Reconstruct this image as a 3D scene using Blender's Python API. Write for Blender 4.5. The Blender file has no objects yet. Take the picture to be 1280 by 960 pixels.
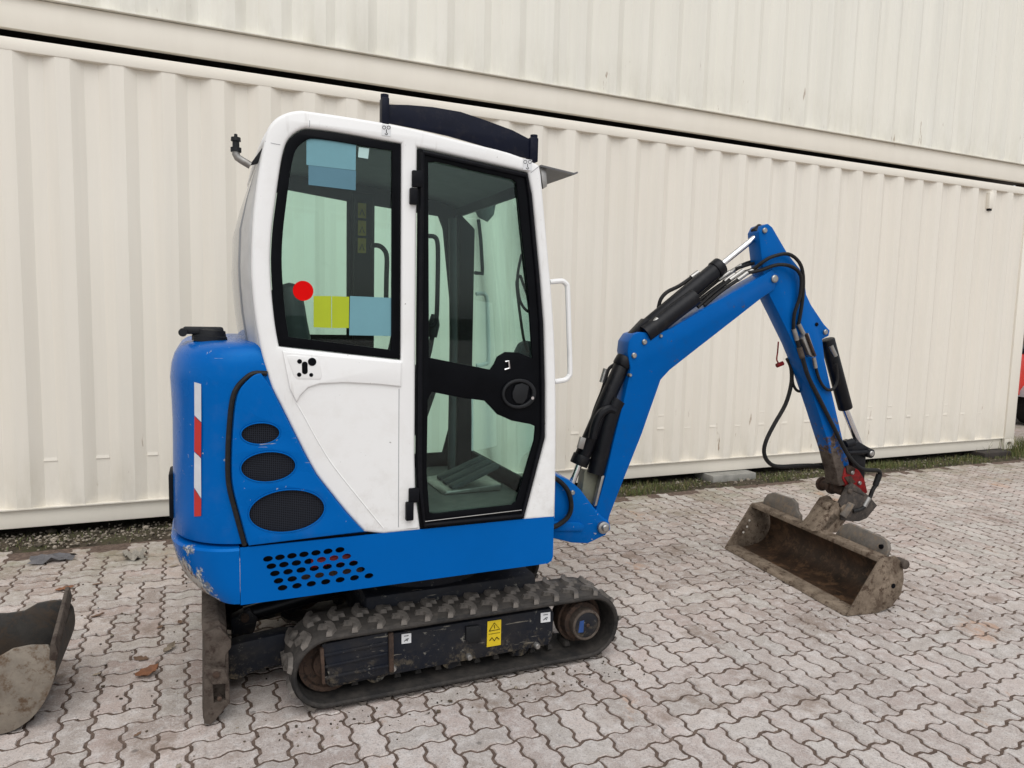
import bpy, bmesh, math, random
from mathutils import Vector, Matrix
random.seed(7)
rad = math.radians
scene = bpy.context.scene
C = scene.collection

# ------------------------------------------------------------------ camera
CAM_H = 1.45
YAW, PITCH, ROLL, FPX = rad(-23.56), rad(5.65), rad(1.43), 888.0
f0 = Vector((-math.sin(YAW), math.cos(YAW), 0)); r0 = Vector((math.cos(YAW), math.sin(YAW), 0)); u0 = Vector((0, 0, 1))
FW = f0 * math.cos(PITCH) - u0 * math.sin(PITCH)
up_ = u0 * math.cos(PITCH) + f0 * math.sin(PITCH)
RT = r0 * math.cos(ROLL) + up_ * math.sin(ROLL)
UPV = up_ * math.cos(ROLL) - r0 * math.sin(ROLL)
camd = bpy.data.cameras.new('camera'); cam = bpy.data.objects.new('camera', camd); C.objects.link(cam)
camd.sensor_width = 36.0; camd.lens = FPX / 1280 * 36.0; camd.clip_start = 0.05; camd.clip_end = 500
cam.matrix_world = Matrix(((RT.x, UPV.x, -FW.x, 0), (RT.y, UPV.y, -FW.y, 0), (RT.z, UPV.z, -FW.z, CAM_H), (0, 0, 0, 1)))
scene.camera = cam

# ------------------------------------------------------------------ world, sun, exposure (overcast day)
SUN_EL, SUN_AZ = rad(60), rad(190)      # azimuth clockwise from +Y: high, behind the viewer's left shoulder
world = bpy.data.worlds.new('World'); scene.world = world; world.use_nodes = True
nt = world.node_tree; nt.nodes.clear()
sky = nt.nodes.new('ShaderNodeTexSky'); sky.sky_type = 'NISHITA'; sky.sun_disc = False
sky.sun_elevation = SUN_EL; sky.sun_rotation = SUN_AZ; sky.air_density = 1.0; sky.dust_density = 1.5; sky.ozone_density = 1.0
hs = nt.nodes.new('ShaderNodeHueSaturation'); hs.inputs['Saturation'].default_value = 0.15
bg = nt.nodes.new('ShaderNodeBackground'); bg.inputs['Strength'].default_value = 0.14
wo = nt.nodes.new('ShaderNodeOutputWorld')
nt.links.new(sky.outputs[0], hs.inputs['Color']); nt.links.new(hs.outputs[0], bg.inputs['Color']); nt.links.new(bg.outputs[0], wo.inputs['Surface'])
sund = bpy.data.lights.new('sun', 'SUN'); sund.energy = 1.5; sund.angle = rad(65); sund.color = (1.0, 0.985, 0.965)
sun = bpy.data.objects.new('sun', sund); C.objects.link(sun)
sdir = Vector((math.sin(SUN_AZ) * math.cos(SUN_EL), math.cos(SUN_AZ) * math.cos(SUN_EL), math.sin(SUN_EL)))
sun.rotation_euler = sdir.to_track_quat('Z', 'Y').to_euler(); sun.location = (0, 0, 20)
vs = scene.view_settings; vs.view_transform = 'Standard'; vs.look = 'None'; vs.gamma = 1.0; vs.exposure = 0.18

# ------------------------------------------------------------------ measuring helpers (photo measurement -> point on a stated plane)
CAMP = Vector((0, 0, CAM_H))
def ray(px, py): return FW + RT * ((px - 640) / FPX) - UPV * ((py - 480) / FPX)
def W(px, py, Y):
    v = ray(px, py); k = Y / v.y
    return (v.x * k, v.z * k + CAM_H)
def W3(px, py, Y):
    x, z = W(px, py, Y); return Vector((x, Y, z))
def G(px, py, z=0.0):
    v = ray(px, py); k = (z - CAM_H) / v.z
    return Vector((v.x * k, v.y * k, z))
def px_of(P):
    d = Vector(P) - CAMP; zc = d.dot(FW)
    return (640 + FPX * d.dot(RT) / zc, 480 - FPX * d.dot(UPV) / zc, zc)
# arm plane (boom slewed 6 degrees towards the viewer)
ARM_O = Vector((1.62, 3.08, 0)); AA = rad(6)
AU = Vector((math.cos(AA), -math.sin(AA), 0)); AN = Vector((-math.sin(AA), -math.cos(AA), 0))
def A(px, py, t=0.0):
    v = ray(px, py); k = (t - (CAMP - ARM_O).dot(AN)) / v.dot(AN)
    P = CAMP + v * k; return ((P - ARM_O).dot(AU), P.z)
def A3(px, py, t=0.0):
    s, z = A(px, py, t); return ARM_O + AU * s + AN * t + Vector((0, 0, z))
def AM(s, z, t): return ARM_O + AU * s + AN * t + Vector((0, 0, z))
def crop(pts, ox, oy, sc): return [(ox + x / sc, oy + y / sc) for x, y in pts]

def smooth_closed(pts, n=4, closed=True):
    out = []; N = len(pts)
    rng = range(N if closed else N - 1)
    for i in rng:
        g = (lambda k: pts[k % N]) if closed else (lambda k: pts[max(0, min(N - 1, k))])
        p0, p1, p2, p3 = g(i - 1), g(i), g(i + 1), g(i + 2)
        for k in range(n):
            t = k / n
            out.append(tuple(0.5 * ((2 * b) + (-a + c) * t + (2 * a - 5 * b + 4 * c - d) * t * t + (-a + 3 * b - 3 * c + d) * t ** 3)
                             for a, b, c, d in zip(p0, p1, p2, p3)))
    if not closed: out.append(tuple(pts[-1]))
    return out

# ------------------------------------------------------------------ object helpers
BASE = {}
def thing(name, label, cat, loc=(0, 0, 0), group=None):
    o = bpy.data.objects.new(name, None); C.objects.link(o); o.location = loc; o.empty_display_size = 0.1
    o['label'] = label; o['category'] = cat
    if group: o['group'] = group
    BASE[o.name] = Vector(loc); return o
def tag(o, label, cat, group=None):
    o['label'] = label; o['category'] = cat
    if group: o['group'] = group
    return o
def finish(name, me, mat, parent=None, origin=None):
    o = bpy.data.objects.new(name, me); C.objects.link(o)
    if mat: me.materials.append(mat)
    if parent is not None:
        b = BASE[parent.name]; me.transform(Matrix.Translation(-b)); o.parent = parent; BASE[o.name] = b
    else:
        b = Vector(origin) if origin is not None else Vector((0, 0, 0))
        me.transform(Matrix.Translation(-b)); o.location = b; BASE[o.name] = b
    return o
def shade(me, ang=35):
    if len(me.polygons):
        me.polygons.foreach_set('use_smooth', [True] * len(me.polygons))
        me.set_sharp_from_angle(angle=rad(ang))
class MB:
    def __init__(s): s.v = []; s.f = []
    def add(s, vs, fs):
        b = len(s.v); s.v += [tuple(v) for v in vs]; s.f += [tuple(b + i for i in f) for f in fs]; return s
    def box(s, x0, x1, y0, y1, z0, z1):
        return s.add([(x0, y0, z0), (x1, y0, z0), (x1, y1, z0), (x0, y1, z0), (x0, y0, z1), (x1, y0, z1), (x1, y1, z1), (x0, y1, z1)],
                     [(0, 3, 2, 1), (4, 5, 6, 7), (0, 1, 5, 4), (1, 2, 6, 5), (2, 3, 7, 6), (3, 0, 4, 7)])
    def prism(s, pts, vec):
        n = len(pts); vec = Vector(vec); a = [Vector(p) for p in pts]
        return s.add(a + [p + vec for p in a], [tuple(range(n)), tuple(range(2 * n - 1, n - 1, -1))] + [((i + 1) % n, i, n + i, n + (i + 1) % n) for i in range(n)])
    def cyl(s, p0, p1, r0, r1=None, n=20):
        r1 = r0 if r1 is None else r1
        return s.rings([(p0, r0), (p1, r1)], n)
    def rings(s, seq, n=20, axis=None):
        """lathe-like body along the points of seq [(point, radius)]"""
        P = [Vector(p) for p, r in seq]; ax = Vector(axis) if axis is not None else (P[-1] - P[0])
        ax.normalize(); t = Vector((0, 0, 1)) if abs(ax.z) < .9 else Vector((1, 0, 0))
        e1 = ax.cross(t).normalized(); e2 = ax.cross(e1)
        vs = []; fs = []
        for (p, r), q in zip(seq, P):
            for i in range(n):
                a = 2 * math.pi * i / n; vs.append(q + e1 * math.cos(a) * r + e2 * math.sin(a) * r)
        m = len(seq)
        for k in range(m - 1):
            for i in range(n): fs.append((k * n + i, k * n + (i + 1) % n, (k + 1) * n + (i + 1) % n, (k + 1) * n + i))
        fs.append(tuple(range(n - 1, -1, -1))); fs.append(tuple((m - 1) * n + i for i in range(n)))
        return s.add(vs, fs)
    def tube(s, path, r, n=10):
        P = [Vector(p) for p in path]; vs = []; fs = []; m = len(P)
        t0 = (P[1] - P[0]).normalized(); ref = Vector((0, 0, 1)) if abs(t0.z) < .9 else Vector((1, 0, 0))
        e1 = t0.cross(ref).normalized()
        for k in range(m):
            t = (P[min(k + 1, m - 1)] - P[max(k - 1, 0)]).normalized()
            e1 = (e1 - t * e1.dot(t)).normalized(); e2 = t.cross(e1)
            rr = r[k] if isinstance(r, (list, tuple)) else r
            for i in range(n):
                a = 2 * math.pi * i / n; vs.append(P[k] + e1 * math.cos(a) * rr + e2 * math.sin(a) * rr)
        for k in range(m - 1):
            for i in range(n): fs.append((k * n + i, k * n + (i + 1) % n, (k + 1) * n + (i + 1) % n, (k + 1) * n + i))
        fs.append(tuple(range(n - 1, -1, -1))); fs.append(tuple((m - 1) * n + i for i in range(n)))
        return s.add(vs, fs)
    def grid(s, rows, close=False, caps=False):
        n = len(rows[0]); vs = [p for r in rows for p in r]; fs = []
        for k in range(len(rows) - 1):
            for i in range(n if close else n - 1):
                fs.append((k * n + i, k * n + (i + 1) % n, (k + 1) * n + (i + 1) % n, (k + 1) * n + i))
        if caps: fs.append(tuple(range(n - 1, -1, -1))); fs.append(tuple((len(rows) - 1) * n + i for i in range(n)))
        return s.add(vs, fs)
    def build(s, name, mat, parent=None, bevel=0, seg=2, ang=35, origin=None, bang=28, merge=False):
        bm = bmesh.new(); vv = [bm.verts.new(v) for v in s.v]
        for f in s.f:
            try: bm.faces.new([vv[i] for i in f])
            except ValueError: pass
        if merge: bmesh.ops.remove_doubles(bm, verts=bm.verts, dist=1e-5)
        bmesh.ops.recalc_face_normals(bm, faces=bm.faces)
        if bevel:
            es = [e for e in bm.edges if len(e.link_faces) == 2 and e.calc_face_angle(0) > rad(bang)]
            if es: bmesh.ops.bevel(bm, geom=es, offset=bevel, segments=seg, profile=.5, affect='EDGES', clamp_overlap=True)
        me = bpy.data.meshes.new(name); bm.to_mesh(me); bm.free(); shade(me, ang)
        return finish(name, me, mat, parent, origin)

def densify(pts, d):
    out = []
    for a, b in zip(pts, list(pts[1:]) + [pts[0]]):
        n = max(1, int(math.hypot(b[0] - a[0], b[1] - a[1]) / d)); out += [(a[0] + (b[0] - a[0]) * i / n, a[1] + (b[1] - a[1]) * i / n) for i in range(n)]
    return out
def plate(name, outer, holes, mtx, half, mat, parent=None, bevel=0.0, bres=1, ang=35):
    """flat plate with openings; outline in 2-D, placed by mtx, thickness 2*(half+bevel)"""
    cu = bpy.data.curves.new(name, 'CURVE'); cu.dimensions = '2D'; cu.fill_mode = 'BOTH'
    cu.extrude = half; cu.bevel_depth = bevel; cu.bevel_resolution = bres
    if bevel: cu.offset = -bevel
    for loop in [outer] + list(holes):
        sp = cu.splines.new('POLY'); sp.points.add(len(loop) - 1)
        for p, q in zip(sp.points, loop): p.co = (q[0], q[1], 0, 1)
        sp.use_cyclic_u = True
    ob = bpy.data.objects.new('tmp', cu); C.objects.link(ob)
    dg = bpy.context.evaluated_depsgraph_get(); dg.update()
    me = bpy.data.meshes.new_from_object(ob.evaluated_get(dg)); me.name = name
    bpy.data.objects.remove(ob); bpy.data.curves.remove(cu)
    bm = bmesh.new(); bm.from_mesh(me); bmesh.ops.remove_doubles(bm, verts=bm.verts, dist=1e-5)
    bmesh.ops.recalc_face_normals(bm, faces=bm.faces); bm.to_mesh(me); bm.free()
    me.materials.clear(); me.transform(mtx); shade(me, ang)
    return finish(name, me, mat, parent)
def perforated(name, outer, holes, mtx, half, mat, parent):
    """sheet with many openings: constrained triangulation, both faces and the cut edges"""
    from mathutils.geometry import delaunay_2d_cdt
    loops = [list(outer)] + [list(h) for h in holes]; vs = []; es = []
    for lp in loops:
        b = len(vs); n = len(lp); vs += [Vector(q) for q in lp]; es += [(b + i, b + (i + 1) % n) for i in range(n)]
    ov, oe, of, *_ = delaunay_2d_cdt(vs, es, [], 1, 1e-6)
    def inside(q, lp):
        c = False; j = len(lp) - 1
        for i in range(len(lp)):
            if (lp[i][1] > q[1]) != (lp[j][1] > q[1]) and q[0] < (lp[j][0] - lp[i][0]) * (q[1] - lp[i][1]) / (lp[j][1] - lp[i][1]) + lp[i][0]: c = not c
            j = i
        return c
    tris = []
    for f in of:
        q = ((ov[f[0]].x + ov[f[1]].x + ov[f[2]].x) / 3, (ov[f[0]].y + ov[f[1]].y + ov[f[2]].y) / 3)
        if inside(q, loops[0]) and not any(inside(q, h) for h in loops[1:]): tris.append(tuple(f))
    n = len(ov); V = [(v.x, v.y, half) for v in ov] + [(v.x, v.y, -half) for v in ov]
    cnt = {}
    for f in tris:
        for a, b in zip(f, f[1:] + f[:1]): cnt[(a, b)] = 1
    F = list(tris) + [tuple(n + i for i in reversed(f)) for f in tris] + [(b, a, n + a, n + b) for (a, b) in cnt if (b, a) not in cnt]
    me = bpy.data.meshes.new(name); me.from_pydata(V, [], F); me.transform(mtx); me.update()
    for pl in me.polygons: pl.use_smooth = False
    return finish(name, me, mat, parent)
def side_mtx(Y): return Matrix(((1, 0, 0, 0), (0, 0, -1, Y), (0, 1, 0, 0), (0, 0, 0, 1)))
def arm_mtx(t): 
    o = ARM_O + AN * t
    return Matrix(((AU.x, 0, AN.x, o.x), (AU.y, 0, AN.y, o.y), (0, 1, 0, 0), (0, 0, 0, 1)))
def WL(pts, Y): return [W(x, y, Y) for x, y in pts]
def AL(pts, t): return [A(x, y, t) for x, y in pts]
def ellipse(cx, cz, rx, rz, n=28): return [(cx + rx * math.cos(2 * math.pi * i / n), cz + rz * math.sin(2 * math.pi * i / n)) for i in range(n)]

# ------------------------------------------------------------------ materials
def name_blue(n): return n.startswith('blue_') and 'plate' not in n
class NT:
    def __init__(s, name):
        s.m = bpy.data.materials.new(name); s.m.use_nodes = True; s.t = s.m.node_tree; s.t.nodes.clear()
        s.out = s.n('ShaderNodeOutputMaterial'); s.b = s.n('ShaderNodeBsdfPrincipled'); s.l(s.b.outputs[0], s.out.inputs[0])
        s.tc = s.n('ShaderNodeTexCoord')
    def n(s, t): return s.t.nodes.new(t)
    def l(s, a, b): s.t.links.new(a, b)
    def val(s, sock, v):
        if hasattr(v, 'links') or hasattr(v, 'is_linked'): s.l(v, sock)
        else: sock.default_value = v if not isinstance(v, tuple) or len(v) == 4 else (*v, 1)
    def obj(s): return s.tc.outputs['Object']
    def scale(s, v, sc):
        m = s.n('ShaderNodeMapping'); m.inputs['Scale'].default_value = sc; s.l(v, m.inputs[0]); return m.outputs[0]
    def noise(s, scale, detail=4, rough=.6, vec=None, dist=0.0):
        n = s.n('ShaderNodeTexNoise'); n.inputs['Scale'].default_value = scale; n.inputs['Detail'].default_value = detail
        n.inputs['Roughness'].default_value = rough; n.inputs['Distortion'].default_value = dist
        s.l(vec if vec is not None else s.obj(), n.inputs['Vector']); return n.outputs['Fac']
    def voro(s, scale, vec=None, feat='F1'):
        n = s.n('ShaderNodeTexVoronoi'); n.inputs['Scale'].default_value = scale; n.feature = feat
        s.l(vec if vec is not None else s.obj(), n.inputs['Vector']); return n.outputs['Distance']
    def ramp(s, fac, a, b, lo=0.0, hi=1.0):
        n = s.n('ShaderNodeMapRange'); n.inputs['From Min'].default_value = a; n.inputs['From Max'].default_value = b
        n.inputs['To Min'].default_value = lo; n.inputs['To Max'].default_value = hi; n.clamp = True
        s.l(fac, n.inputs['Value']); return n.outputs['Result']
    def mix(s, fac, a, b):
        n = s.n('ShaderNodeMix'); n.data_type = 'RGBA'; s.val(n.inputs['Factor'], fac)
        s.val(n.inputs[6], a); s.val(n.inputs[7], b); return n.outputs[2]
    def math(s, op, a, b=0.0):
        n = s.n('ShaderNodeMath'); n.operation = op; s.val(n.inputs[0], a); s.val(n.inputs[1], b); return n.outputs[0]
    def xyz(s, vec=None):
        n = s.n('ShaderNodeSeparateXYZ'); s.l(vec if vec is not None else s.obj(), n.inputs[0]); return n.outputs
    def bump(s, h, strength=.3, dist=.01):
        n = s.n('ShaderNodeBump'); n.inputs['Strength'].default_value = strength; n.inputs['Distance'].default_value = dist
        s.l(h, n.inputs['Height']); s.l(n.outputs[0], s.b.inputs['Normal'])
    def set(s, color, rough=.5, metal=0.0, spec=.5, coat=0.0):
        s.val(s.b.inputs['Base Color'], color); s.val(s.b.inputs['Roughness'], rough); s.val(s.b.inputs['Metallic'], metal)
        s.b.inputs['Specular IOR Level'].default_value = spec
        if name_blue(s.m.name): s.b.inputs['Specular Tint'].default_value = (.15, .6, 1, 1)
        if coat: s.b.inputs['Coat Weight'].default_value = coat; s.b.inputs['Coat Roughness'].default_value = .12
        return s.m

def m_cream(name, col, streak=1.0, dirt=.35):
    t = NT(name)
    streaks = t.noise(9, 4, .6, t.scale(t.obj(), (1, 1, .035)))
    big = t.noise(.9, 3, .5)
    c = t.mix(t.ramp(streaks, .40, .66, 0, .45 * streak), col, tuple(x * .86 for x in col))
    c = t.mix(t.ramp(big, .35, .7, 0, .5), c, (col[0] * .97, col[1] * .955, col[2] * .93))
    z = t.xyz()[2]
    grime = t.math('MULTIPLY', t.ramp(z, .55, .10, 0, 1), t.ramp(t.noise(5, 5, .7, t.scale(t.obj(), (1, 1, .3))), .42, .72))
    c = t.mix(t.math('MULTIPLY', grime, dirt), c, (.30, .26, .16))
    rust = t.math('MULTIPLY', t.math('MULTIPLY', t.ramp(t.noise(11, 4, .7, t.scale(t.obj(), (1.6, 1, .22))), .655, .70), t.ramp(t.noise(.8, 1), .47, .53)), t.math('MULTIPLY', t.ramp(z, .62, .45), t.ramp(z, .15, .22)))
    c = t.mix(t.math('MULTIPLY', rust, .8), c, (.22, .12, .055))
    t.bump(t.noise(2.2, 3, .5, t.scale(t.obj(), (1, 1, .5))), .25, .02)
    return t.set(c, .55, 0, .35)
CREAM = m_cream('cream_container_paint', (.765, .722, .640))
CREAM_UP = m_cream('cream_container_paint_upper', (.785, .765, .685), 1.3)
CREAM_RAIL = m_cream('cream_rail_paint', (.79, .745, .655), .25, .06)

def m_blue():
    t = NT('blue_machine_paint')
    big = t.noise(3.0, 4, .6); fine = t.noise(60, 3, .6)
    c = t.mix(t.ramp(big, .35, .7), (.0, .102, .395), (.0, .095, .365))
    dust = t.ramp(t.noise(9, 6, .75), .52, .80, 0, .07)
    c = t.mix(dust, c, (.20, .19, .17))
    chip = t.math('MULTIPLY', t.ramp(t.noise(48, 4, .6), .675, .69), t.ramp(t.noise(4, 2), .46, .58))
    scr = t.math('MULTIPLY', t.ramp(t.noise(30, 3, .6, t.scale(t.obj(), (.35, .35, 4))), .69, .70), t.ramp(t.noise(5, 2), .52, .62)); chip = t.math('MAXIMUM', chip, t.math('MULTIPLY', scr, .7))
    c = t.mix(t.math('MULTIPLY', chip, .8), c, (.45, .43, .40))
    t.bump(fine, .03, .002)
    return t.set(c, t.ramp(big, .3, .7, .22, .34), 0, .32)
BLUE = m_blue()
def m_blue_chipped():
    t = NT('blue_chipped_paint')
    big = t.noise(3.0, 4, .6)
    c = t.mix(t.ramp(big, .35, .7), (.0, .102, .395), (.0, .095, .365))
    x = t.xyz()
    # wear sits on the projecting corner and the lower edge of the casting
    low = t.ramp(x[2], .60, .43); corner = t.ramp(x[0], -.81, -.96)
    mask = t.math('MULTIPLY', corner, t.math('ADD', t.math('MULTIPLY', low, .9), .40))
    n = t.noise(16, 8, .72); n2 = t.noise(90, 3, .6)
    k = t.ramp(t.math('ADD', t.math('MULTIPLY', n, .8), t.math('MULTIPLY', mask, .60)), .68, .70)
    k2 = t.ramp(t.math('ADD', t.math('MULTIPLY', n, .8), t.math('MULTIPLY', mask, .60)), .745, .765)
    dark = t.ramp(t.noise(30, 4, .7), .5, .6)
    c = t.mix(k, c, t.mix(t.ramp(n2, .42, .5), (.5, .48, .45), (.12, .15, .2)))
    c = t.mix(k2, c, t.mix(dark, (.40, .37, .33), (.14, .055, .03)))
    t.bump(t.math('MULTIPLY', k, -1), .4, .002)
    return t.set(c, t.ramp(k, 0, 1, .26, .7), 0, .32)
BLUE_CHIP = m_blue_chipped()
def m_blue_arm():
    t = NT('blue_arm_paint')
    big = t.noise(3.0, 4, .6)
    c = t.mix(t.ramp(big, .35, .7), (.0, .095, .375), (.0, .084, .33))
    c = t.mix(t.ramp(t.noise(7, 7, .75), .54, .78, 0, .32), c, (.03, .032, .036))
    # mud and bare rusty steel towards the bucket end of the stick
    x = t.xyz()
    low = t.math('MULTIPLY', t.ramp(x[0], 1.9, 2.3), t.ramp(x[2], 1.05, .55))
    n = t.noise(22, 8, .75)
    k = t.ramp(t.math('ADD', n, t.math('MULTIPLY', low, .26)), .63, .70)
    c = t.mix(k, c, t.mix(t.ramp(t.noise(40, 4), .45, .6), (.075, .05, .035), (.16, .11, .075)))
    return t.set(c, t.ramp(k, 0, 1, .30, .85), 0, .28)
BLUE_ARM = m_blue_arm()
def m_white():
    t = NT('white_cab_paint')
    c = t.mix(t.ramp(t.noise(5, 6, .7), .50, .8, 0, .35), (.80, .80, .79), (.60, .57, .52))
    sp = t.math('MULTIPLY', t.ramp(t.noise(70, 2, .5), .735, .75), t.ramp(t.noise(6, 2), .5, .6))
    c = t.mix(t.math('MULTIPLY', sp, .8), c, (.12, .10, .09))
    scr = t.math('MULTIPLY', t.ramp(t.noise(26, 4, .6, t.scale(t.obj(), (1, 1, .12))), .63, .70), t.ramp(t.noise(3, 3, .6), .45, .6)); c = t.mix(t.math('MULTIPLY', scr, .35), c, (.36, .33, .29))
    zz = t.xyz()[2]; c = t.mix(t.math('MULTIPLY', t.ramp(zz, .95, .65), t.ramp(t.noise(14, 6, .75), .48, .68, 0, .35)), c, (.40, .36, .31))
    t.bump(t.noise(45, 2), .025, .002)
    return t.set(c, .36, 0, .5)
WHITE = m_white()
def plain(name, col, rough=.5, metal=0.0, var=.15, scale=12, spec=.5, bump=0.0, bscale=60, dirt=0.0, dirtcol=(.12, .10, .08)):
    t = NT(name)
    c = t.mix(t.ramp(t.noise(scale, 5, .65), .35, .7), col, tuple(x * (1 - var) for x in col))
    if dirt: c = t.mix(t.ramp(t.noise(scale * 1.7, 7, .75), .52, .70, 0, dirt), c, dirtcol)
    if bump: t.bump(t.noise(bscale, 4, .6), bump, .004)
    return t.set(c, rough, metal, spec)
BLACK = plain('black_gloss', (.004, .0045, .006), .28, 0, .3, spec=.06)
BLACKM = plain('black_matte', (.006, .0065, .009), .5, 0, .3, dirt=.05, spec=.10)
NAVY = plain('navy_guard_paint', (.004, .006, .017), .45, 0, .25, dirt=.10, spec=.15)
HYD = plain('black_cylinder_paint', (.005, .0055, .008), .40, 0, .3, dirt=.10, spec=.22, bump=.15, bscale=40)
CHROME = plain('chrome_rod', (.75, .75, .76), .13, 1.0, .1)
STEEL = plain('zinc_steel', (.42, .41, .39), .42, .9, .3, dirt=.4, dirtcol=(.10, .07, .05))
HOSE = plain('hose_rubber', (.012, .0115, .0115), .55, 0, .3, dirt=.3, dirtcol=(.07, .06, .052), spec=.25)
PLASTIC = plain('dark_plastic', (.012, .013, .015), .5, 0, .2, spec=.25)
GREYIN = plain('interior_grey', (.035, .045, .048), .6, 0, .3)
SEATM = plain('seat_vinyl', (.030, .040, .045), .5, 0, .25, bump=.2, bscale=120)
MAT = plain('floor_mat_rubber', (.10, .105, .095), .8, 0, .4, 9, dirt=.5, dirtcol=(.17, .15, .12), bump=.3)
LINER = plain('headliner', (.13, .15, .15), .8, 0, .2)
RED = plain('red_paint', (.30, .007, .008), .5, 0, .6, 30, dirt=.9, dirtcol=(.05, .025, .02), spec=.3)
REDM = plain('red_machine_paint', (.62, .03, .015), .4, 0, .2)
YEL = plain('yellow_sticker', (.72, .52, .012), .5, 0, .12)
YGREEN = plain('yellow_green_sticker', (.37, .45, .004), .55, 0, .08)
TEAL = plain('pale_teal_sticker', (.135, .31, .36), .5, 0, .08)
TEAL2 = plain('dark_teal_sticker', (.075, .19, .25), .5, 0, .08)
REDS = plain('red_sticker', (.66, .0, .0), .5, 0, .06, spec=.1)
WSTICK = plain('white_sticker', (.72, .73, .74), .5, 0, .1, dirt=.12)
WHITEP = plain('white_tape', (.62, .63, .66), .4, 0, .12)
REDT = plain('red_tape', (.50, .025, .02), .4, 0, .15)
LIT_OLIVE = plain('olive_plate', (.17, .17, .12), .55, 0, .25, dirt=.4)
CONC = plain('concrete_block', (.30, .29, .26), .9, 0, .35, 14, bump=.5, bscale=40)
DWOOD = plain('dark_timber', (.045, .036, .030), .85, 0, .4, 10, bump=.5, bscale=30)
GREY = plain('grey_panel', (.36, .37, .38), .35, 0, .15)
REARG = plain('rear_smoked_pane', (.24, .25, .26), .12, 0, .1)

def m_undercarriage():
    t = NT('black_undercarriage_paint')
    c = t.mix(t.ramp(t.noise(8, 5, .7), .4, .7), (.009, .011, .017), (.022, .021, .022))
    sc = t.ramp(t.noise(26, 8, .8), .60, .66); c = t.mix(t.math('MULTIPLY', sc, .8), c, (.22, .21, .18))
    sc2 = t.math('MULTIPLY', t.ramp(t.noise(34, 5, .7, t.scale(t.obj(), (.18, 1, 2.2))), .64, .67), .7); c = t.mix(sc2, c, (.24, .22, .18))
    z = t.xyz()[2]
    mud = t.math('MULTIPLY', t.ramp(z, .17, .08), t.ramp(t.noise(20, 7, .75), .50, .62))
    c = t.mix(t.math('MULTIPLY', mud, .6), c, (.22, .18, .12))
    t.bump(t.noise(40, 5), .2, .004)
    return t.set(c, t.ramp(t.noise(9, 4), .3, .7, .40, .7), 0, .2)
UNDER = m_undercarriage()
def m_rubber():
    t = NT('track_rubber')
    c = t.mix(t.ramp(t.noise(9, 7, .75), .40, .68), (.016, .015, .0145), (.055, .048, .042))
    t.bump(t.noise(50, 5), .3, .004)
    return t.set(c, .8, 0, .3)
RUBBER = m_rubber()
LUG = plain('worn_lug_rubber', (.15, .132, .116), .8, 0, .6, 22, dirt=.5, dirtcol=(.05, .045, .04), bump=.3)
TREAD = plain('dusty_tread_rubber', (.055, .048, .042), .85, 0, .6, 14, dirt=.5, dirtcol=(.115, .098, .083), bump=.3)
def m_rust(name, a, b, c3, sc=9, rough=.8):
    t = NT(name)
    c = t.mix(t.ramp(t.noise(sc, 8, .75), .38, .62), a, b)
    c = t.mix(t.ramp(t.noise(sc * 2.3, 7, .75), .51, .62), c, c3)
    c = t.mix(t.ramp(t.noise(sc * .6, 5, .7, None, .6), .56, .64, 0, .55), c, c3)
    t.bump(t.noise(sc * 5, 6, .7), .35, .005)
    return t.set(c, rough, .15, .4)
BUCKET_OUT = m_rust('worn_bucket_steel', (.125, .094, .067), (.255, .200, .148), (.060, .036, .022), 11)
BUCKET_IN = m_rust('bucket_inner_rust', (.026, .017, .011), (.070, .039, .023), (.125, .072, .040), 7, .5)
BUCKET_TOP = m_rust('scraped_steel', (.125, .115, .104), (.20, .175, .148), (.23, .175, .125), 12)
BLADE = m_rust('blade_steel', (.062, .048, .038), (.115, .092, .075), (.04, .026, .02), 12)
RUST = m_rust('rusty_steel', (.040, .024, .017), (.085, .052, .036), (.022, .016, .013), 18)
LOOSE = m_rust('loose_bucket_steel', (.175, .150, .122), (.25, .215, .172), (.11, .07, .042), 9, .7)
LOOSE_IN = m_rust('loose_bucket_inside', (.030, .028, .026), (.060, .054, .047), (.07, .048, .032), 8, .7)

CLAW = m_rust('dark_claw_steel', (.035, .030, .027), (.065, .055, .048), (.10, .08, .065), 14)
def m_glass(name, tint, gloss=.05):
    t = NT(name); t.t.nodes.remove(t.b)
    tr = t.n('ShaderNodeBsdfTransparent'); tr.inputs[0].default_value = (*tint, 1)
    gl = t.n('ShaderNodeBsdfGlossy'); gl.inputs['Roughness'].default_value = .015; gl.inputs[0].default_value = (.9, .95, .95, 1)
    lw = t.n('ShaderNodeLayerWeight'); lw.inputs['Blend'].default_value = .5
    fr = t.math('ADD', t.math('MULTIPLY', t.math('POWER', lw.outputs['Facing'], 5.0), .55), .02)
    mx = t.n('ShaderNodeMixShader'); t.l(fr, mx.inputs[0]); t.l(tr.outputs[0], mx.inputs[1]); t.l(gl.outputs[0], mx.inputs[2])
    t.l(mx.outputs[0], t.out.inputs[0]); return t.m
GLASS = m_glass('green_tinted_glass', (.85, .95, .915))

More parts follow.
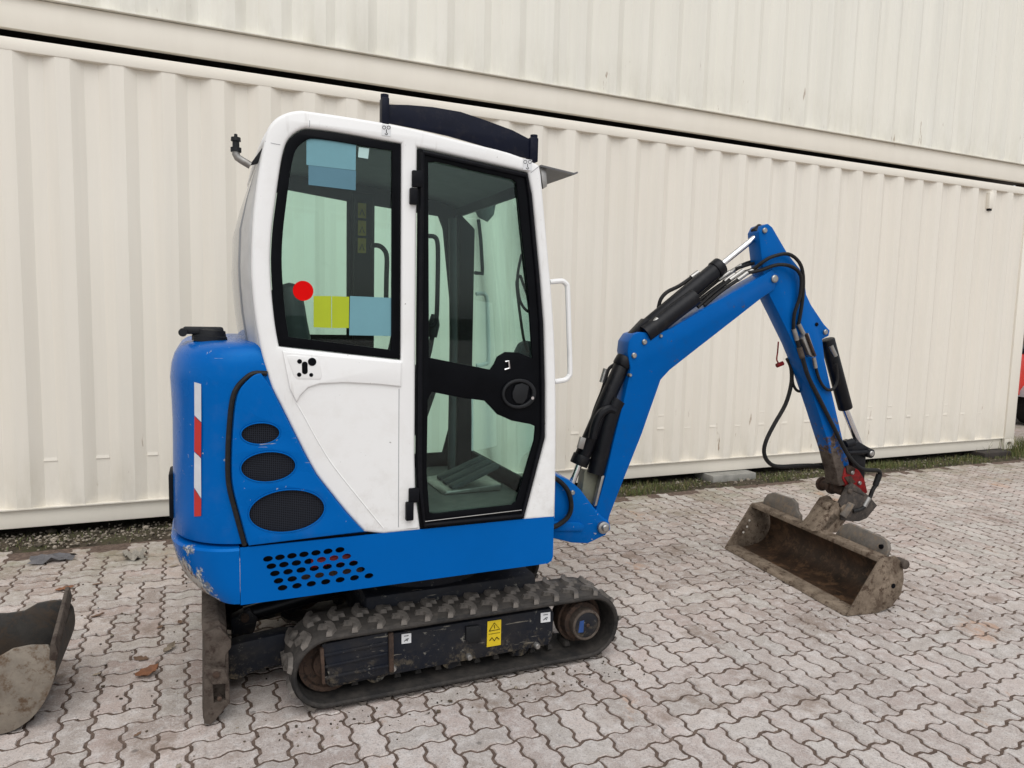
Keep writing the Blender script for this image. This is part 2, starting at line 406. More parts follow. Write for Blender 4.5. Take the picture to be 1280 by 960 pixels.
def m_paver():
    t = NT('concrete_paver')
    oi = t.n('ShaderNodeObjectInfo'); ge = t.n('ShaderNodeNewGeometry')
    rnd = t.math('FRACT', t.math('ADD', oi.outputs['Random'], ge.outputs['Random Per Island']))
    rnd2 = t.math('FRACT', t.math('MULTIPLY', rnd, 7.31))
    pos = ge.outputs['Position']
    c = t.mix(rnd, (.300, .240, .206), (.530, .458, .412))
    c = t.mix(t.ramp(rnd2, .55, .95, 0, .55), c, (.385, .375, .335))
    c = t.mix(t.ramp(rnd2, .30, .0, 0, .45), c, (.42, .30, .265))
    clean = t.math('MULTIPLY', t.ramp(t.math('ADD', t.math('MULTIPLY', t.xyz(pos)[1], -1), t.math('MULTIPLY', t.noise(.9, 3, .6, pos), 1.6)), -2.6, -.9), 1.0)
    c = t.mix(t.math('MULTIPLY', clean, .42), c, (.56, .515, .495))
    c = t.mix(t.ramp(t.noise(1.3, 4, .6, pos), .42, .66, 0, .45), c, (.24, .19, .162))
    c = t.mix(t.ramp(t.noise(17, 7, .75, pos), .47, .64, 0, .70), c, (.60, .565, .54))
    c = t.mix(t.ramp(t.noise(30, 7, .8, pos), .52, .65, 0, .55), c, (.235, .210, .196))
    c = t.mix(t.ramp(t.noise(150, 3, .6, pos), .52, .70, 0, .65), c, (.17, .150, .140))
    c = t.mix(t.ramp(t.noise(210, 2, .6, pos), .56, .70, 0, .55), c, (.68, .64, .61))
    # rain-washed sand and old brown stains
    st = t.math('MULTIPLY', t.ramp(t.noise(2.7, 6, .75, pos), .555, .655), .65)
    c = t.mix(st, c, (.20, .145, .11))
    rst = t.ramp(t.noise(1.9, 6, .75, t.scale(pos, (1.3, .8, 1))), .615, .69, 0, .6); c = t.mix(rst, c, (.46, .27, .17))
    spot = t.ramp(t.voro(6, pos), .075, .04, 0, .6); c = t.mix(spot, c, (.10, .09, .08))
    yy = t.xyz(pos)[1]
    moss = t.math('MULTIPLY', t.ramp(yy, 3.9, 4.75), t.ramp(t.noise(3, 5, .7, pos), .40, .62, 0, .6))
    c = t.mix(moss, c, (.17, .165, .085))
    h = t.math('ADD', t.noise(120, 5, .7, pos), t.math('MULTIPLY', t.noise(25, 4, .6, pos), 1.5))
    t.bump(h, .40, .005)
    return t.set(c, .82, 0, .35)
PAVER = m_paver()
def m_sand():
    t = NT('joint_sand'); 
    c = t.mix(t.ramp(t.noise(40, 6, .7), .4, .65), (.085, .060, .047), (.165, .122, .098))
    t.bump(t.noise(200, 4), .5, .004); return t.set(c, .95, 0, .2)
SAND = m_sand()
def m_soil():
    t = NT('soil'); 
    c = t.mix(t.ramp(t.noise(12, 7, .75), .4, .65), (.045, .036, .026), (.10, .08, .055))
    c = t.mix(t.ramp(t.noise(4, 5, .7), .5, .65, 0, .7), c, (.05, .055, .022))
    t.bump(t.noise(60, 6), .8, .02); return t.set(c, .95, 0, .2)
SOIL = m_soil()
def m_island(name, a, b, c3, rough=.85):
    t = NT(name); ge = t.n('ShaderNodeNewGeometry'); r = ge.outputs['Random Per Island']
    c = t.mix(r, a, b); c = t.mix(t.ramp(t.math('FRACT', t.math('MULTIPLY', r, 9.7)), .7, .75), c, c3)
    return t.set(c, rough, 0, .3)
GRASS = m_island('grass_blades', (.060, .085, .022), (.13, .15, .045), (.20, .165, .075), .6)
GRAVEL = m_island('gravel_stones', (.15, .125, .098), (.33, .285, .23), (.07, .058, .042))
LEAF1 = plain('dry_leaf_orange', (.24, .10, .045), .7, 0, .45, 40)
LEAF2 = plain('dry_leaf_brown', (.17, .10, .06), .75, 0, .4, 40)
LEAF3 = plain('dry_leaf_pale', (.33, .27, .20), .75, 0, .4, 40)
PAPER = plain('dirty_paper', (.36, .33, .28), .8, 0, .35, 30, dirt=.5)
PAPERB = plain('grey_litter', (.13, .125, .13), .7, 0, .4, 30, dirt=.4)
def m_mesh():
    t = NT('grille_mesh')
    x = t.xyz(); k = 2 * math.pi / .0062
    a = t.math('ABSOLUTE', t.math('SINE', t.math('MULTIPLY', x[0], k / 2))); b = t.math('ABSOLUTE', t.math('SINE', t.math('MULTIPLY', x[2], k / 2)))
    wire = t.math('MAXIMUM', t.ramp(a, .80, .90), t.ramp(b, .80, .90))
    c = t.mix(wire, (.002, .0025, .004), (.022, .025, .034)); t.bump(wire, .6, .003)
    return t.set(c, .6, 0, .12)
MESHM = m_mesh()

# ================================================================== SETTING
def structure(o): o['kind'] = 'structure'; return o
# ground sheet (soil) to the horizon, joint sand under the paving
m = MB(); m.add([(-150, -150, -.06), (150, -150, -.06), (150, 150, -.06), (-150, 150, -.06)], [(0, 1, 2, 3)])
structure(m.build('ground', SOIL))
pave = bpy.data.objects.new('pavement', None); C.objects.link(pave); structure(pave); BASE['pavement'] = Vector((0, 0, 0))
PY1 = 4.80                                     # the paving stops short of the containers
m = MB(); m.add([(-30, -30, -.0034), (40, -30, -.0034), (40, PY1, -.0034), (-30, PY1, -.0034)], [(0, 1, 2, 3)])
m.add([(8.75, PY1, -.0034), (40, PY1, -.0034), (40, 30, -.0034), (8.75, 30, -.0034)], [(0, 1, 2, 3)])
m.build('joint_sand', SAND, pave)

CELL = .1008; PR = rad(1.7); PCOS, PSIN = math.cos(PR), math.sin(PR); P0 = Vector((-.278, 2.858, 0))
def cell_pt(i, j): return Vector((P0.x + CELL * (i * PCOS - j * PSIN), P0.y + CELL * (i * PSIN + j * PCOS), 0))
AMP = .0082
WAVE = [(.14, 1), (.41, 1), (.59, -1), (.86, -1)]
def paver_outline(w, h):
    """edge of a w x h stone in cell units; every edge carries the same zigzag so stones interlock"""
    pts = [(0, 0)]
    for k in range(w):
        for t, s in WAVE: pts.append(((k + t) * CELL, AMP * s))
    pts.append((w * CELL, 0))
    for k in range(h):
        for t, s in WAVE: pts.append((w * CELL - AMP * s, (k + t) * CELL))
    pts.append((w * CELL, h * CELL))
    for k in range(w - 1, -1, -1):
        for t, s in WAVE[::-1]: pts.append(((k + t) * CELL, h * CELL + AMP * s))
    pts.append((0, h * CELL))
    for k in range(h - 1, -1, -1):
        for t, s in WAVE[::-1]: pts.append((-AMP * s, (k + t) * CELL))
    return pts
def inset(pts, d):
    n = len(pts); out = []
    for i in range(n):
        a, b, c = Vector(pts[i - 1]), Vector(pts[i]), Vector(pts[(i + 1) % n])
        e1 = (b - a).normalized(); e2 = (c - b).normalized()
        n1 = Vector((-e1.y, e1.x)); n2 = Vector((-e2.y, e2.x)); nn = (n1 + n2)
        nn = nn / max(.5, nn.length ** 2 / 2)
        out.append(b + nn * d)
    return out
def paver_geo(w, h, seed=0):
    rr = random.Random(seed)
    o = paver_outline(w, h); cx, cy = w * CELL / 2, h * CELL / 2
    jit = [rr.uniform(-.0008, .0010) for _ in o]
    rings = []
    for d, z in ((.0046, -.030), (.0046, -.0048), (.0074, 0.0)):
        q = inset(o, d)
        rings.append([Vector((p.x - cx + jit[k], p.y - cy + jit[(k * 7) % len(jit)], z)) for k, p in enumerate(q)])
    n = len(o); vs = [v for r in rings for v in r]; fs = []
    for k in range(2):
        for i in range(n): fs.append((k * n + i, k * n + (i + 1) % n, (k + 1) * n + (i + 1) % n, (k + 1) * n + i))
    fs.append(tuple(2 * n + i for i in range(n)))
    return vs, fs
KINDS = {'h': (2, 1), 'v': (1, 2), 'q': (1, 1)}
NVAR = 4
PGEO = {k: [paver_geo(*KINDS[k], seed=hash_ * 11 + 3) for hash_ in range(NVAR)] for k in KINDS}
PMESH = {}
for k in KINDS:
    for q in range(NVAR):
        me = bpy.data.meshes.new('paver'); vs, fs = PGEO[k][q]; me.from_pydata([tuple(v) for v in vs], [], fs); me.update(); shade(me, 20)
        me.materials.append(PAVER); PMESH[k, q] = me
I0, I1, J0, J1 = -30, 125, -26, 20
rp = random.Random(21)
taken = set(); stones = []
for j in range(J0, J1):
    for i in range(I0, I1):
        if (i, j) in taken: continue
        c = cell_pt(i + .5, j + .5)
        free_r = (i + 1, j) not in taken; free_u = (i, j + 1) not in taken
        r = rp.random()
        if free_r and r < .50: k = 'h'
        elif r < .93: k = 'v'
        elif free_r and r < .95: k = 'h'
        else: k = 'q'
        w, h = KINDS[k]
        for a in range(w):
            for b in range(h): taken.add((i + a, j + b))
        p = cell_pt(i + w / 2, j + h / 2)
        if p.y > PY1 - .05 and p.x < 8.8: continue
        stones.append((p, k))
def under_machine(p): return .28 < p.x < 1.6 and 2.52 < p.y < 3.6
def showing(p):
    x, y, zc = px_of(p)
    return zc > .3 and -10 < x < 1290 and -10 < y < 975 and not under_machine(p)
near = sorted([s for s in range(len(stones)) if showing(stones[s][0])], key=lambda s: px_of(stones[s][0])[2] / (1 if stones[s][1] != 'q' else .75))[:300]
single = set(near)
mf = MB()
for s, (p, k) in enumerate(stones):
    q = rp.randrange(NVAR); dz = max(-.0016, rp.gauss(0, .0010)); ax, ay = rp.gauss(0, .0065), rp.gauss(0, .0065); rz = rp.gauss(0, .006)
    if s in single:
        o = bpy.data.objects.new('paver', PMESH[k, q]); C.objects.link(o); o.parent = pave
        o.location = (p.x, p.y, dz); o.rotation_euler = (ax, ay, PR + rz)
    else:
        vs, fs = PGEO[k][q]; Mx = Matrix.Translation((p.x, p.y, dz)) @ Matrix.Rotation(PR + rz, 4, 'Z') @ Matrix.Rotation(ax, 4, 'X') @ Matrix.Rotation(ay, 4, 'Y')
        mf.add([Mx @ v for v in vs], fs)
me = bpy.data.meshes.new('paver_field'); me.from_pydata(mf.v, [], mf.f); me.update(); shade(me, 20)
pf = finish('paver_field', me, PAVER, pave); pf['kind'] = 'stuff'
# plain paved sheet beyond the modelled stones (out of view)
m = MB(); ZB = -.0012
for x0, x1, y0, y1 in ((-30, -3.4, -30, PY1 - .05), (12.3, 40, -30, 30), (-3.4, 12.3, -30, .15), (8.9, 12.3, 4.8, 30)):
    m.add([(x0, y0, ZB), (x1, y0, ZB), (x1, y1, ZB), (x0, y1, ZB)], [(0, 1, 2, 3)])
structure(m.build('yard_surface', PAVER))
# strip of soil along the containers
m = MB(); rows = []
rs = random.Random(5)
for jj in range(9):
    y = 4.77 + jj * .11
    rows.append([(x * .12 - 4.2, y, (-.020 if jj == 0 else -.004 + rs.uniform(-.012, .012))) for x in range(111)])
m.grid(rows); structure(m.build('soil_strip', SOIL))

# ------------------------------------------------------------------ shipping containers
FY = 5.05; PITCHX = .2823; HC = 2.896
def container(name, label, x0, x1, zb, rail, toprail, phase, mat, drop):
    t = thing(name, label, 'container', ((x0 + x1) / 2, FY + 1.2, zb), 'stacked shipping containers')
    D = 2.44; zt = zb + HC
    # corrugated long side: outer flat .072, slope .068, inner flat .072, slope .068; 36 mm deep
    prof = []; k = math.floor((x0 - phase) / PITCHX) - 1
    xa, xb = x0 + .15, x1 - .15
    rs = random.Random(len(name))
    while phase + k * PITCHX < xb:
        b = phase + k * PITCHX; e = rs.uniform(-.002, .002)
        prof += [(b, .004 + e), (b + .073, .004 + e), (b + .141, .040 + e), (b + .2138, .040 + e)]; k += 1
    prof = [(x, y) for x, y in prof if xa < x < xb]
    prof = [(xa, .02)] + prof + [(xb, .02)]
    zs = [zb + rail - .01 + (HC - rail - toprail + .02) * i / 10 for i in range(11)]
    ph = rs.uniform(0, 6)
    rows = [[(x, FY + y + .004 * math.sin(x * 1.7 + z * 2.1 + ph) * math.sin((z - zb) * math.pi / HC) + drop, z) for x, y in prof] for z in zs]
    m = MB(); m.grid(rows)
    side = m.build('corrugated_side', mat, t, ang=12)
    MB().box(x0 + .17, x1 - .17, FY + .030, FY + .075, zb + .004, zb + rail - .012).build('bottom_rail', CREAM_RAIL, t, bevel=.006)
    MB().box(x0 + .168, x1 - .168, FY + .0, FY + .09, zb + rail - .010, zb + rail - .003).build('sill_lip', mat, t)
    MB().box(x0 + .17, x1 - .17, FY + .0, FY + .065, zt - toprail, zt - .002).build('top_rail', CREAM_RAIL, t, bevel=.006)
    for xc in (x0, x1 - .165):
        MB().box(xc, xc + .165, FY - .004, FY + .16, zb + .118, zt - .118).build('corner_post', CREAM_RAIL, t, bevel=.008)
        for zc in (zb, zt - .118):
            # corner casting with its oval hole
            o = plate('corner_casting', [(xc - .002, zc), (xc + .168, zc), (xc + .168, zc + .1175), (xc - .002, zc + .1175)], [ellipse(xc + .083, zc + .059, .0395, .026, 20)], side_mtx(FY + .012), .018, CREAM_RAIL, t)
            MB().box(xc + .004, xc + .162, FY + .034, FY + .158, zc + .002, zc + .116).build('casting_core', BLACKM, t)
    MB().box(x0 + .01, x1 - .01, FY + .07, FY + D, zt - .05, zt - .012).build('roof_panel', mat, t)
    MB().box(x0 + .01, x1 - .01, FY + .07, FY + D, zb + .10, zb + .14).build('floor_panel', DWOOD, t)
    MB().box(x0 + .01, x1 - .01, FY + D - .05, FY + D, zb + .14, zt - .05).build('back_side', mat, t)
    MB().box(x1 - .05, x1 - .012, FY + .17, FY + D - .06, zb + .14, zt - .05).build('end_wall', mat, t)
    MB().box(x0 + .012, x0 + .05, FY + .17, FY + D - .06, zb + .14, zt - .05).build('door_end', mat, t)
    return t, side
LZB = .062
low, low_side = container('shipping_container', 'cream corrugated steel container standing on blocks directly behind the excavator', -3.75, 8.455, LZB, .134, .075, -.771, CREAM, 0)
UZB = LZB + HC + .051
upc, up_side = container('shipping_container', 'cream corrugated container stacked on top of the lower one, cut by the picture edge', -3.35, 8.86, UZB, .197, .075, -.70, CREAM_UP, 0)
for xx in (-3.66, 8.36):
    o = MB().box(xx - .05, xx + .05, FY + .06, FY + .15, LZB + HC - .001, UZB + .001).build('twist_lock', RUST, upc)
# pressed ledges (dents) across the inner flats of the lower side
def ledge(x, z, w, d=.006, h=.024):
    y = FY + .0415
    mm = MB(); a = w / 2
    mm.add([(x - a, y, z), (x + a, y, z), (x - a * .8, y - d, z + .002), (x + a * .8, y - d, z + .002), (x - a * .8, y - .002, z + h), (x + a * .8, y - .002, z + h)],
           [(0, 1, 3, 2), (2, 3, 5, 4), (0, 2, 4), (1, 5, 3)])
    return mm.build('pressed_ledge', CREAM, low_side, ang=20)
rl = random.Random(3)
k = 0
while True:
    x = -.771 + k * PITCHX + .177 - PITCHX
    k += 1
    if x > 7.9: break
    if 1.2 < x < 2.3: continue
    ledge(x, .475 + rl.uniform(-.006, .006), .085 + rl.uniform(-.015, .01))
    if x > 3.2 and x < 7.6 and rl.random() < .8: ledge(x, .592 + rl.uniform(-.008, .008), .07, .004, .012)
# small ventilator under the top rail
vx, vz = W(1236, 251, FY + .02)
v = MB().box(vx - .035, vx + .035, FY - .012, FY + .03, vz - .085, vz + .085).build('vent_cover', CREAM_RAIL, low, bevel=.008)
MB().box(vx - .022, vx + .022, FY - .006, FY + .03, vz - .105, vz - .087).build('vent_slot', BLACKM, low)
# blocks the container stands on
tag(MB().box(4.13, 4.62, 4.955, 5.22, -.015, .060).build('support_block', CONC, None, bevel=.008, origin=(4.37, 5.08, 0)), 'grey concrete block under the container, beside the grass behind the bucket', 'block', 'blocks under the container')
tag(MB().box(7.82, 8.27, 4.95, 5.20, -.015, .060).build('support_block', DWOOD, None, bevel=.006, origin=(8.05, 5.08, 0)), 'dark flat block under the right corner of the lower container', 'block', 'blocks under the container')

# ------------------------------------------------------------------ red trailer beyond the container's end
tr = thing('red_trailer', 'red machine just peeking out past the right end of the container', 'trailer', (12.2, 6.9, 0))
MB().box(10.5, 13.6, 6.5, 7.9, .44, 1.06).build('body', REDM, tr, bevel=.03)
MB().box(10.45, 13.65, 6.46, 7.94, 1.065, 1.13).build('top_rail', BLACKM, tr, bevel=.015)
for k in range(4): MB().box(10.75 + k * .8, 10.85 + k * .8, 6.455, 6.495, .46, 1.05).build('rib', REDM, tr, bevel=.01)
MB().box(10.6, 13.5, 6.6, 7.8, .27, .435).build('chassis', BLACKM, tr, bevel=.01)
for xw in (11.25, 12.9):
    w_ = MB().rings([((xw, 6.38, .31), .20), ((xw, 6.40, .31), .30), ((xw, 6.58, .31), .30), ((xw, 6.60, .31), .20)], 28, axis=(0, 1, 0)).build('tyre', HOSE, tr)
    MB().rings([((xw, 6.385, .31), .05), ((xw, 6.39, .31), .17), ((xw, 6.55, .31), .17)], 24, axis=(0, 1, 0)).build('rim', STEEL, w_)
    arc = [(xw + .40 * math.cos(rad(a)), 6.36, .31 + .36 * math.sin(rad(a))) for a in range(20, 161, 10)]
    mm = MB(); mm.grid([[Vector(p) for p in arc], [Vector(p) + Vector((0, .26, 0)) for p in arc]]); mm.build('mudguard', GREY, tr)

# ------------------------------------------------------------------ gravel, grass
gs = MB(); rg = random.Random(9)
ico = [(0, 0, 1), (.89, 0, .45), (.28, .85, .45), (-.72, .53, .45), (-.72, -.53, .45), (.28, -.85, .45), (.72, .53, -.45), (-.28, .85, -.45), (-.89, 0, -.45), (-.28, -.85, -.45), (.72, -.53, -.45), (0, 0, -1)]
icf = [(0, 1, 2), (0, 2, 3), (0, 3, 4), (0, 4, 5), (0, 5, 1), (1, 6, 2), (2, 7, 3), (3, 8, 4), (4, 9, 5), (5, 10, 1), (6, 7, 2), (7, 8, 3), (8, 9, 4), (9, 10, 5), (10, 6, 1), (11, 7, 6), (11, 8, 7), (11, 9, 8), (11, 10, 9), (11, 6, 10)]
for n_ in range(3600):
    x = rg.uniform(-2.6, 2.2) if n_ < 2600 else rg.uniform(2.2, 9.2)
    y = rg.triangular(4.78, 5.25, 4.98); r = rg.uniform(.003, .010) * (2.4 if rg.random() < .05 else 1)
    a = rg.uniform(0, 6.28); sx, sy, sz = r * rg.uniform(.8, 1.5), r * rg.uniform(.7, 1.1), r * rg.uniform(.5, .9)
    ca, sa = math.cos(a), math.sin(a)
    gs.add([(x + ca * p[0] * sx - sa * p[1] * sy, y + sa * p[0] * sx + ca * p[1] * sy, r * .3 + p[2] * sz + rg.uniform(-.001, .001)) for p in ico], icf)
me = bpy.data.meshes.new('gravel'); me.from_pydata(gs.v, [], gs.f); me.update()
o = finish('gravel', me, GRAVEL); o['kind'] = 'stuff'; tag(o, 'small stones and grit along the foot of the container', 'gravel')
gr = MB()
def blade(x, y, h, lean, a, w):
    dx, dy = math.cos(a) * lean, math.sin(a) * lean; px_, py_ = -math.sin(a) * w, math.cos(a) * w
    gr.add([(x - px_, y - py_, -.008), (x + px_, y + py_, -.008), (x + dx * .4 + px_ * .7, y + dy * .4 + py_ * .7, h * .6), (x + dx * .4 - px_ * .7, y + dy * .4 - py_ * .7, h * .6), (x + dx, y + dy, h)],
           [(0, 1, 2, 3), (3, 2, 4)])
for n_ in range(15000):
    x = rg.uniform(2.0, 9.0) if n_ < 13600 else rg.uniform(-2.2, 2.0)
    d = .5 + .5 * math.sin(x * 3.1 + 1) * math.sin(x * 1.3)
    if rg.random() > .18 + .70 * d: continue
    if 4.10 < x < 4.65 and rg.random() < .7: continue
    if x > 2:
        y0_ = 4.80 + .05 * math.sin(x * 5.3) * math.sin(x * 2.1 + 1) + .03 * math.sin(x * 13)
        y = rg.triangular(y0_, 5.16, y0_ + .13); h = rg.uniform(.012, .048) * (.5 + .8 * d)
    else: y = rg.triangular(4.80, 5.2, 4.95); h = rg.uniform(.008, .022)
    blade(x, y, h, rg.uniform(.005, .035), rg.uniform(0, 6.28), rg.uniform(.0012, .0026))
for n_ in range(900):   # taller tussock at the container's corner
    a = rg.uniform(0, 6.28); r = abs(rg.gauss(0, .16)); blade(8.62 + r * math.cos(a) * 1.6, 4.97 + r * math.sin(a) * .6, rg.uniform(.06, .24), rg.uniform(.03, .16), rg.uniform(0, 6.28), rg.uniform(.002, .0035))
me = bpy.data.meshes.new('grass'); me.from_pydata(gr.v, [], gr.f); me.update()
o = finish('grass', me, GRASS); o['kind'] = 'stuff'; tag(o, 'patchy low grass and weeds along the foot of the container', 'grass')

# ================================================================== MINI EXCAVATOR
EX = thing('mini_excavator', 'blue and white mini excavator with cab, rubber tracks and grading bucket on the ground', 'excavator', (.9, 2.98, 0))
YN, YF = 2.49, 3.47                      # near and far side of the superstructure
# ---------------- rubber tracks
TR_R, TXL, TXR = .137, .400, 1.472; TZ = .014 + TR_R
def track_path(r, n_arc=16, n_str=16):
    pts = []
    for i in range(n_str): pts.append((TXL + (TXR - TXL) * i / n_str, TZ + r))
    for i in range(n_arc): a = math.pi / 2 - math.pi * i / n_arc; pts.append((TXR + r * math.cos(a), TZ + r * math.sin(a)))
    for i in range(n_str): pts.append((TXR - (TXR - TXL) * i / n_str, TZ - r))
    for i in range(n_arc): a = -math.pi / 2 - math.pi * i / n_arc; pts.append((TXL + r * math.cos(a), TZ + r * math.sin(a)))
    return pts
LEN = 2 * (TXR - TXL) + 2 * math.pi * TR_R
def track_frame_at(s):
    """point and outward normal on the belt at arc length s"""
    s %= LEN; L = TXR - TXL
    if s < L: return (TXL + s, TZ + TR_R), (0, 1)
    s -= L
    if s < math.pi * TR_R: a = math.pi / 2 - s / TR_R; return (TXR + TR_R * math.cos(a), TZ + TR_R * math.sin(a)), (math.cos(a), math.sin(a))
    s -= math.pi * TR_R
    if s < L: return (TXR - s, TZ - TR_R), (0, -1)
    s -= L; a = -math.pi / 2 - s / TR_R; return (TXL + TR_R * math.cos(a), TZ + TR_R * math.sin(a)), (math.cos(a), math.sin(a))
def lug_mesh(side):
    # boot-shaped tread bar: wide foot at the belt edge, tongue to the middle
    prof = [(-.016, 0), (.006, 0), (.030, .040), (.030, .070), (.020, .104), (-.006, .108), (.000, .084), (-.034, .086), (-.036, .066), (-.004, .058), (.004, .040)]
    prof = [(side * x, side * y) for x, y in prof]
    m = MB(); n = len(prof)
    top = [(x * .80, (y - side * .05) * .90 + side * .05, .014) for x, y in prof]
    bot = [(x, y, -.002) for x, y in prof]
    me = bpy.data.meshes.new('tread_lug')
    me.from_pydata(bot + top, [], [tuple(range(n, 2 * n))] + [(i, (i + 1) % n, n + (i + 1) % n, n + i) for i in range(n)])
    bm = bmesh.new(); bm.from_mesh(me); bmesh.ops.recalc_face_normals(bm, faces=bm.faces); bm.to_mesh(me); bm.free()
    shade(me, 25); me.materials.append(LUG); return me
LUGN = lug_mesh(1); LUGF = lug_mesh(-1)
def make_track(y0, y1, label, full):
    inn = track_path(TR_R - .020); out = track_path(TR_R)
    rows = []
    prof = [(0, y0), (0, y1), (1, y1), (1, y0)]
    n = len(inn)
    ring = lambda y, P: [(p[0], y, p[1]) for p in P]
    mid = track_path(TR_R - .006); lip = track_path(TR_R - .026)
    bands = [ring(y0 + .006, inn), ring(y0, track_path(TR_R - .014)), ring(y0, track_path(TR_R - .008)), ring(y0 + .010, out), ring(y1 - .010, out), ring(y1, mid), ring(y1 - .006, inn), ring(y0 + .006, inn)]
    m = MB(); m.grid(bands, close=True)
    t = m.build('rubber_track', RUBBER, EX, ang=30, merge=True)
    t.data.materials.append(TREAD); bY = BASE[EX.name].y
    for pl in t.data.polygons:
        if all(abs(abs(t.data.vertices[v].co.y + bY - (y0 + y1) / 2) - ((y1 - y0) / 2 - .010)) < 1e-4 for v in pl.vertices): pl.material_index = 1
    NL = 33
    for row, (me, ye) in enumerate(((LUGN, y0 + .003), (LUGF, y1 - .003))):
        for k in range(NL):
            s = LEN * (k + .5 * row) / NL
            (x, z), (nx, nz) = track_frame_at(s)
            if not full and row == 1: continue
            o = bpy.data.objects.new('tread_lug', me); C.objects.link(o); o.parent = t
            # local x along belt, y across, z outward
            tx, tz = nz, -nx
            b = BASE[EX.name]
            o.matrix_basis = Matrix(((tx, 0, nx, x - b.x), (0, 1, 0, ye - b.y), (tz, 0, nz, z - b.z), (0, 0, 0, 1)))
    return t
near_track = make_track(2.480, 2.715, 'near', True)
# guide lugs on the inside of the lower run
for k in range(13):
    x = .42 + k * .082
    MB().prism([(x - .014, 2.555, .046), (x + .014, 2.555, .046), (x + .008, 2.56, .066), (x - .008, 2.56, .066)], (0, .08, 0)).build('guide_lug', RUBBER, near_track, bevel=.003)
far_track = make_track(3.255, 3.49, 'far', False)
# ---------------- track frames, idlers, rollers, sprockets
def frame_side(y0, y1, nearside):
    out = WL([(402, 808), (486, 792), (688, 760), (692, 766), (690, 798), (684, 806), (600, 822), (490, 843), (414, 859), (405, 853)], 2.52)
    if not nearside: out = [(x, z) for x, z in out]
    return plate('track_frame', out, [], side_mtx((y0 + y1) / 2), (y1 - y0) / 2 - .006, UNDER, EX, bevel=.006)
tf = frame_side(2.515, 2.66, True); tf2 = frame_side(3.30, 3.45, False)
# tensioner guard box on the idler end
g0 = WL([(402, 806), (485, 790), (488, 842), (413, 857)], 2.50)
guard = MB().prism([(x, 2.500, z) for x, z in g0], (0, .013, 0)).build('tensioner_guard', UNDER, tf, bevel=.004)
for (a, b, c, d) in (((405, 818), (484, 802), (484, 806), (405, 822)), ((405, 833), (484, 816), (484, 819), (405, 836)), ((404, 847), (486, 831), (486, 834), (404, 851))):
    MB().prism([(x, 2.494, z) for x, z in WL([a, b, c, d], 2.494)], (0, .008, 0)).build('guard_rib', UNDER, tf, bevel=.002)
MB().prism([(x, 2.490, z) for x, z in WL([(486, 792), (492, 791), (493, 840), (487, 841)], 2.49)], (0, .028, 0)).build('guard_edge', RUST, tf, bevel=.003)
MB().prism([(x, 2.490, z) for x, z in WL([(400, 812), (405, 811), (407, 856), (403, 856)], 2.49)], (0, .028, 0)).build('guard_edge', RUST, tf, bevel=.003)
for q in ((492, 836), (587, 822), (672, 808)):
    p = W3(*q, 2.50); MB().rings([(p + Vector((0, .03, 0)), .013), (p, .013), (p + Vector((0, -.006, 0)), .009)], 14).build('bolt', STEEL, tf)
cv = WL([(582, 783), (598, 781), (601, 784), (601, 799), (598, 802), (585, 803), (582, 800)], 2.51)
MB().prism([(x, 2.503, z) for x, z in cv], (0, .015, 0)).build('grease_cover', PLASTIC, tf, bevel=.003)
def sticker(name, q, Y, mat, parent, th=.0012):
    return MB().prism([(x, Y, z) for x, z in WL(q, Y)], (0, th, 0)).build(name, mat, parent)
def side_sticker_bits(kind, cx, cy, s, Y, parent):
    """flat printed marks: dark icons on the stickers"""
    if kind == 'hook':
        for dx in (-.22, .22): 
            MB().tube([W3(cx + dx * s + .16 * s * math.cos(a * .785), cy - .28 * s + .16 * s * math.sin(a * .785), Y) for a in range(9)], .0009, 5).build('icon_ring', BLACKM, parent)
        MB().tube([W3(cx, cy - .1 * s, Y), W3(cx, cy + .2 * s, Y), W3(cx + .12 * s, cy + .33 * s, Y), W3(cx, cy + .42 * s, Y), W3(cx - .14 * s, cy + .3 * s, Y)], .0013, 5).build('icon_hook', BLACKM, parent)
    elif kind == 'tie':
        MB().tube([W3(cx - .25 * s, cy + .3 * s, Y), W3(cx, cy + .05 * s, Y), W3(cx + .22 * s, cy - .05 * s, Y), W3(cx + .1 * s, cy + .25 * s, Y), W3(cx - .05 * s, cy + .1 * s, Y)], .0013, 5).build('icon_mark', BLACKM, parent)
        MB().tube([W3(cx - .25 * s, cy - .3 * s, Y), W3(cx + .25 * s, cy - .36 * s, Y)], .0012, 5).build('icon_bar', BLACKM, parent)
ys = sticker('warning_sticker', [(609.5, 777), (626.5, 774.5), (626, 806), (608.5, 809)], 2.5125, YEL, tf)
ty = 2.511
MB().tube([W3(611.5, 789, ty), W3(618, 778.5, ty), W3(625, 786.5, ty), W3(611.5, 789, ty)], .0014, 5).build('icon_triangle', BLACKM, tf)
MB().tube([W3(618, 781.5, ty), W3(618.3, 785.5, ty)], .0014, 5).build('icon_exclamation', BLACKM, tf)
MB().tube([W3(611, 793, ty), W3(625, 790.5, ty)], .0008, 5).build('icon_line', BLACKM, tf)
MB().tube([W3(612, 801, ty), W3(615, 797, ty), W3(618, 801, ty), W3(621, 796.5, ty), W3(624, 799, ty)], .0018, 5).build('icon_mark', BLACKM, tf)
for q in ((508, 798.5), (682, 772)):
    x, y = q; sticker('tie_down_sticker', [(x - 6, y - 5.5), (x + 6, y - 7), (x + 6, y + 5), (x - 6, y + 6.5)], 2.5125, WSTICK, tf)
    side_sticker_bits('tie', x, y, 11, 2.511, tf)
def wheel(name, cx, cz, prof, mat, parent=EX, n=28):
    return MB().rings([((cx, y, cz), r) for y, r in prof], n, axis=(0, 1, 0)).build(name, mat, parent, ang=30)
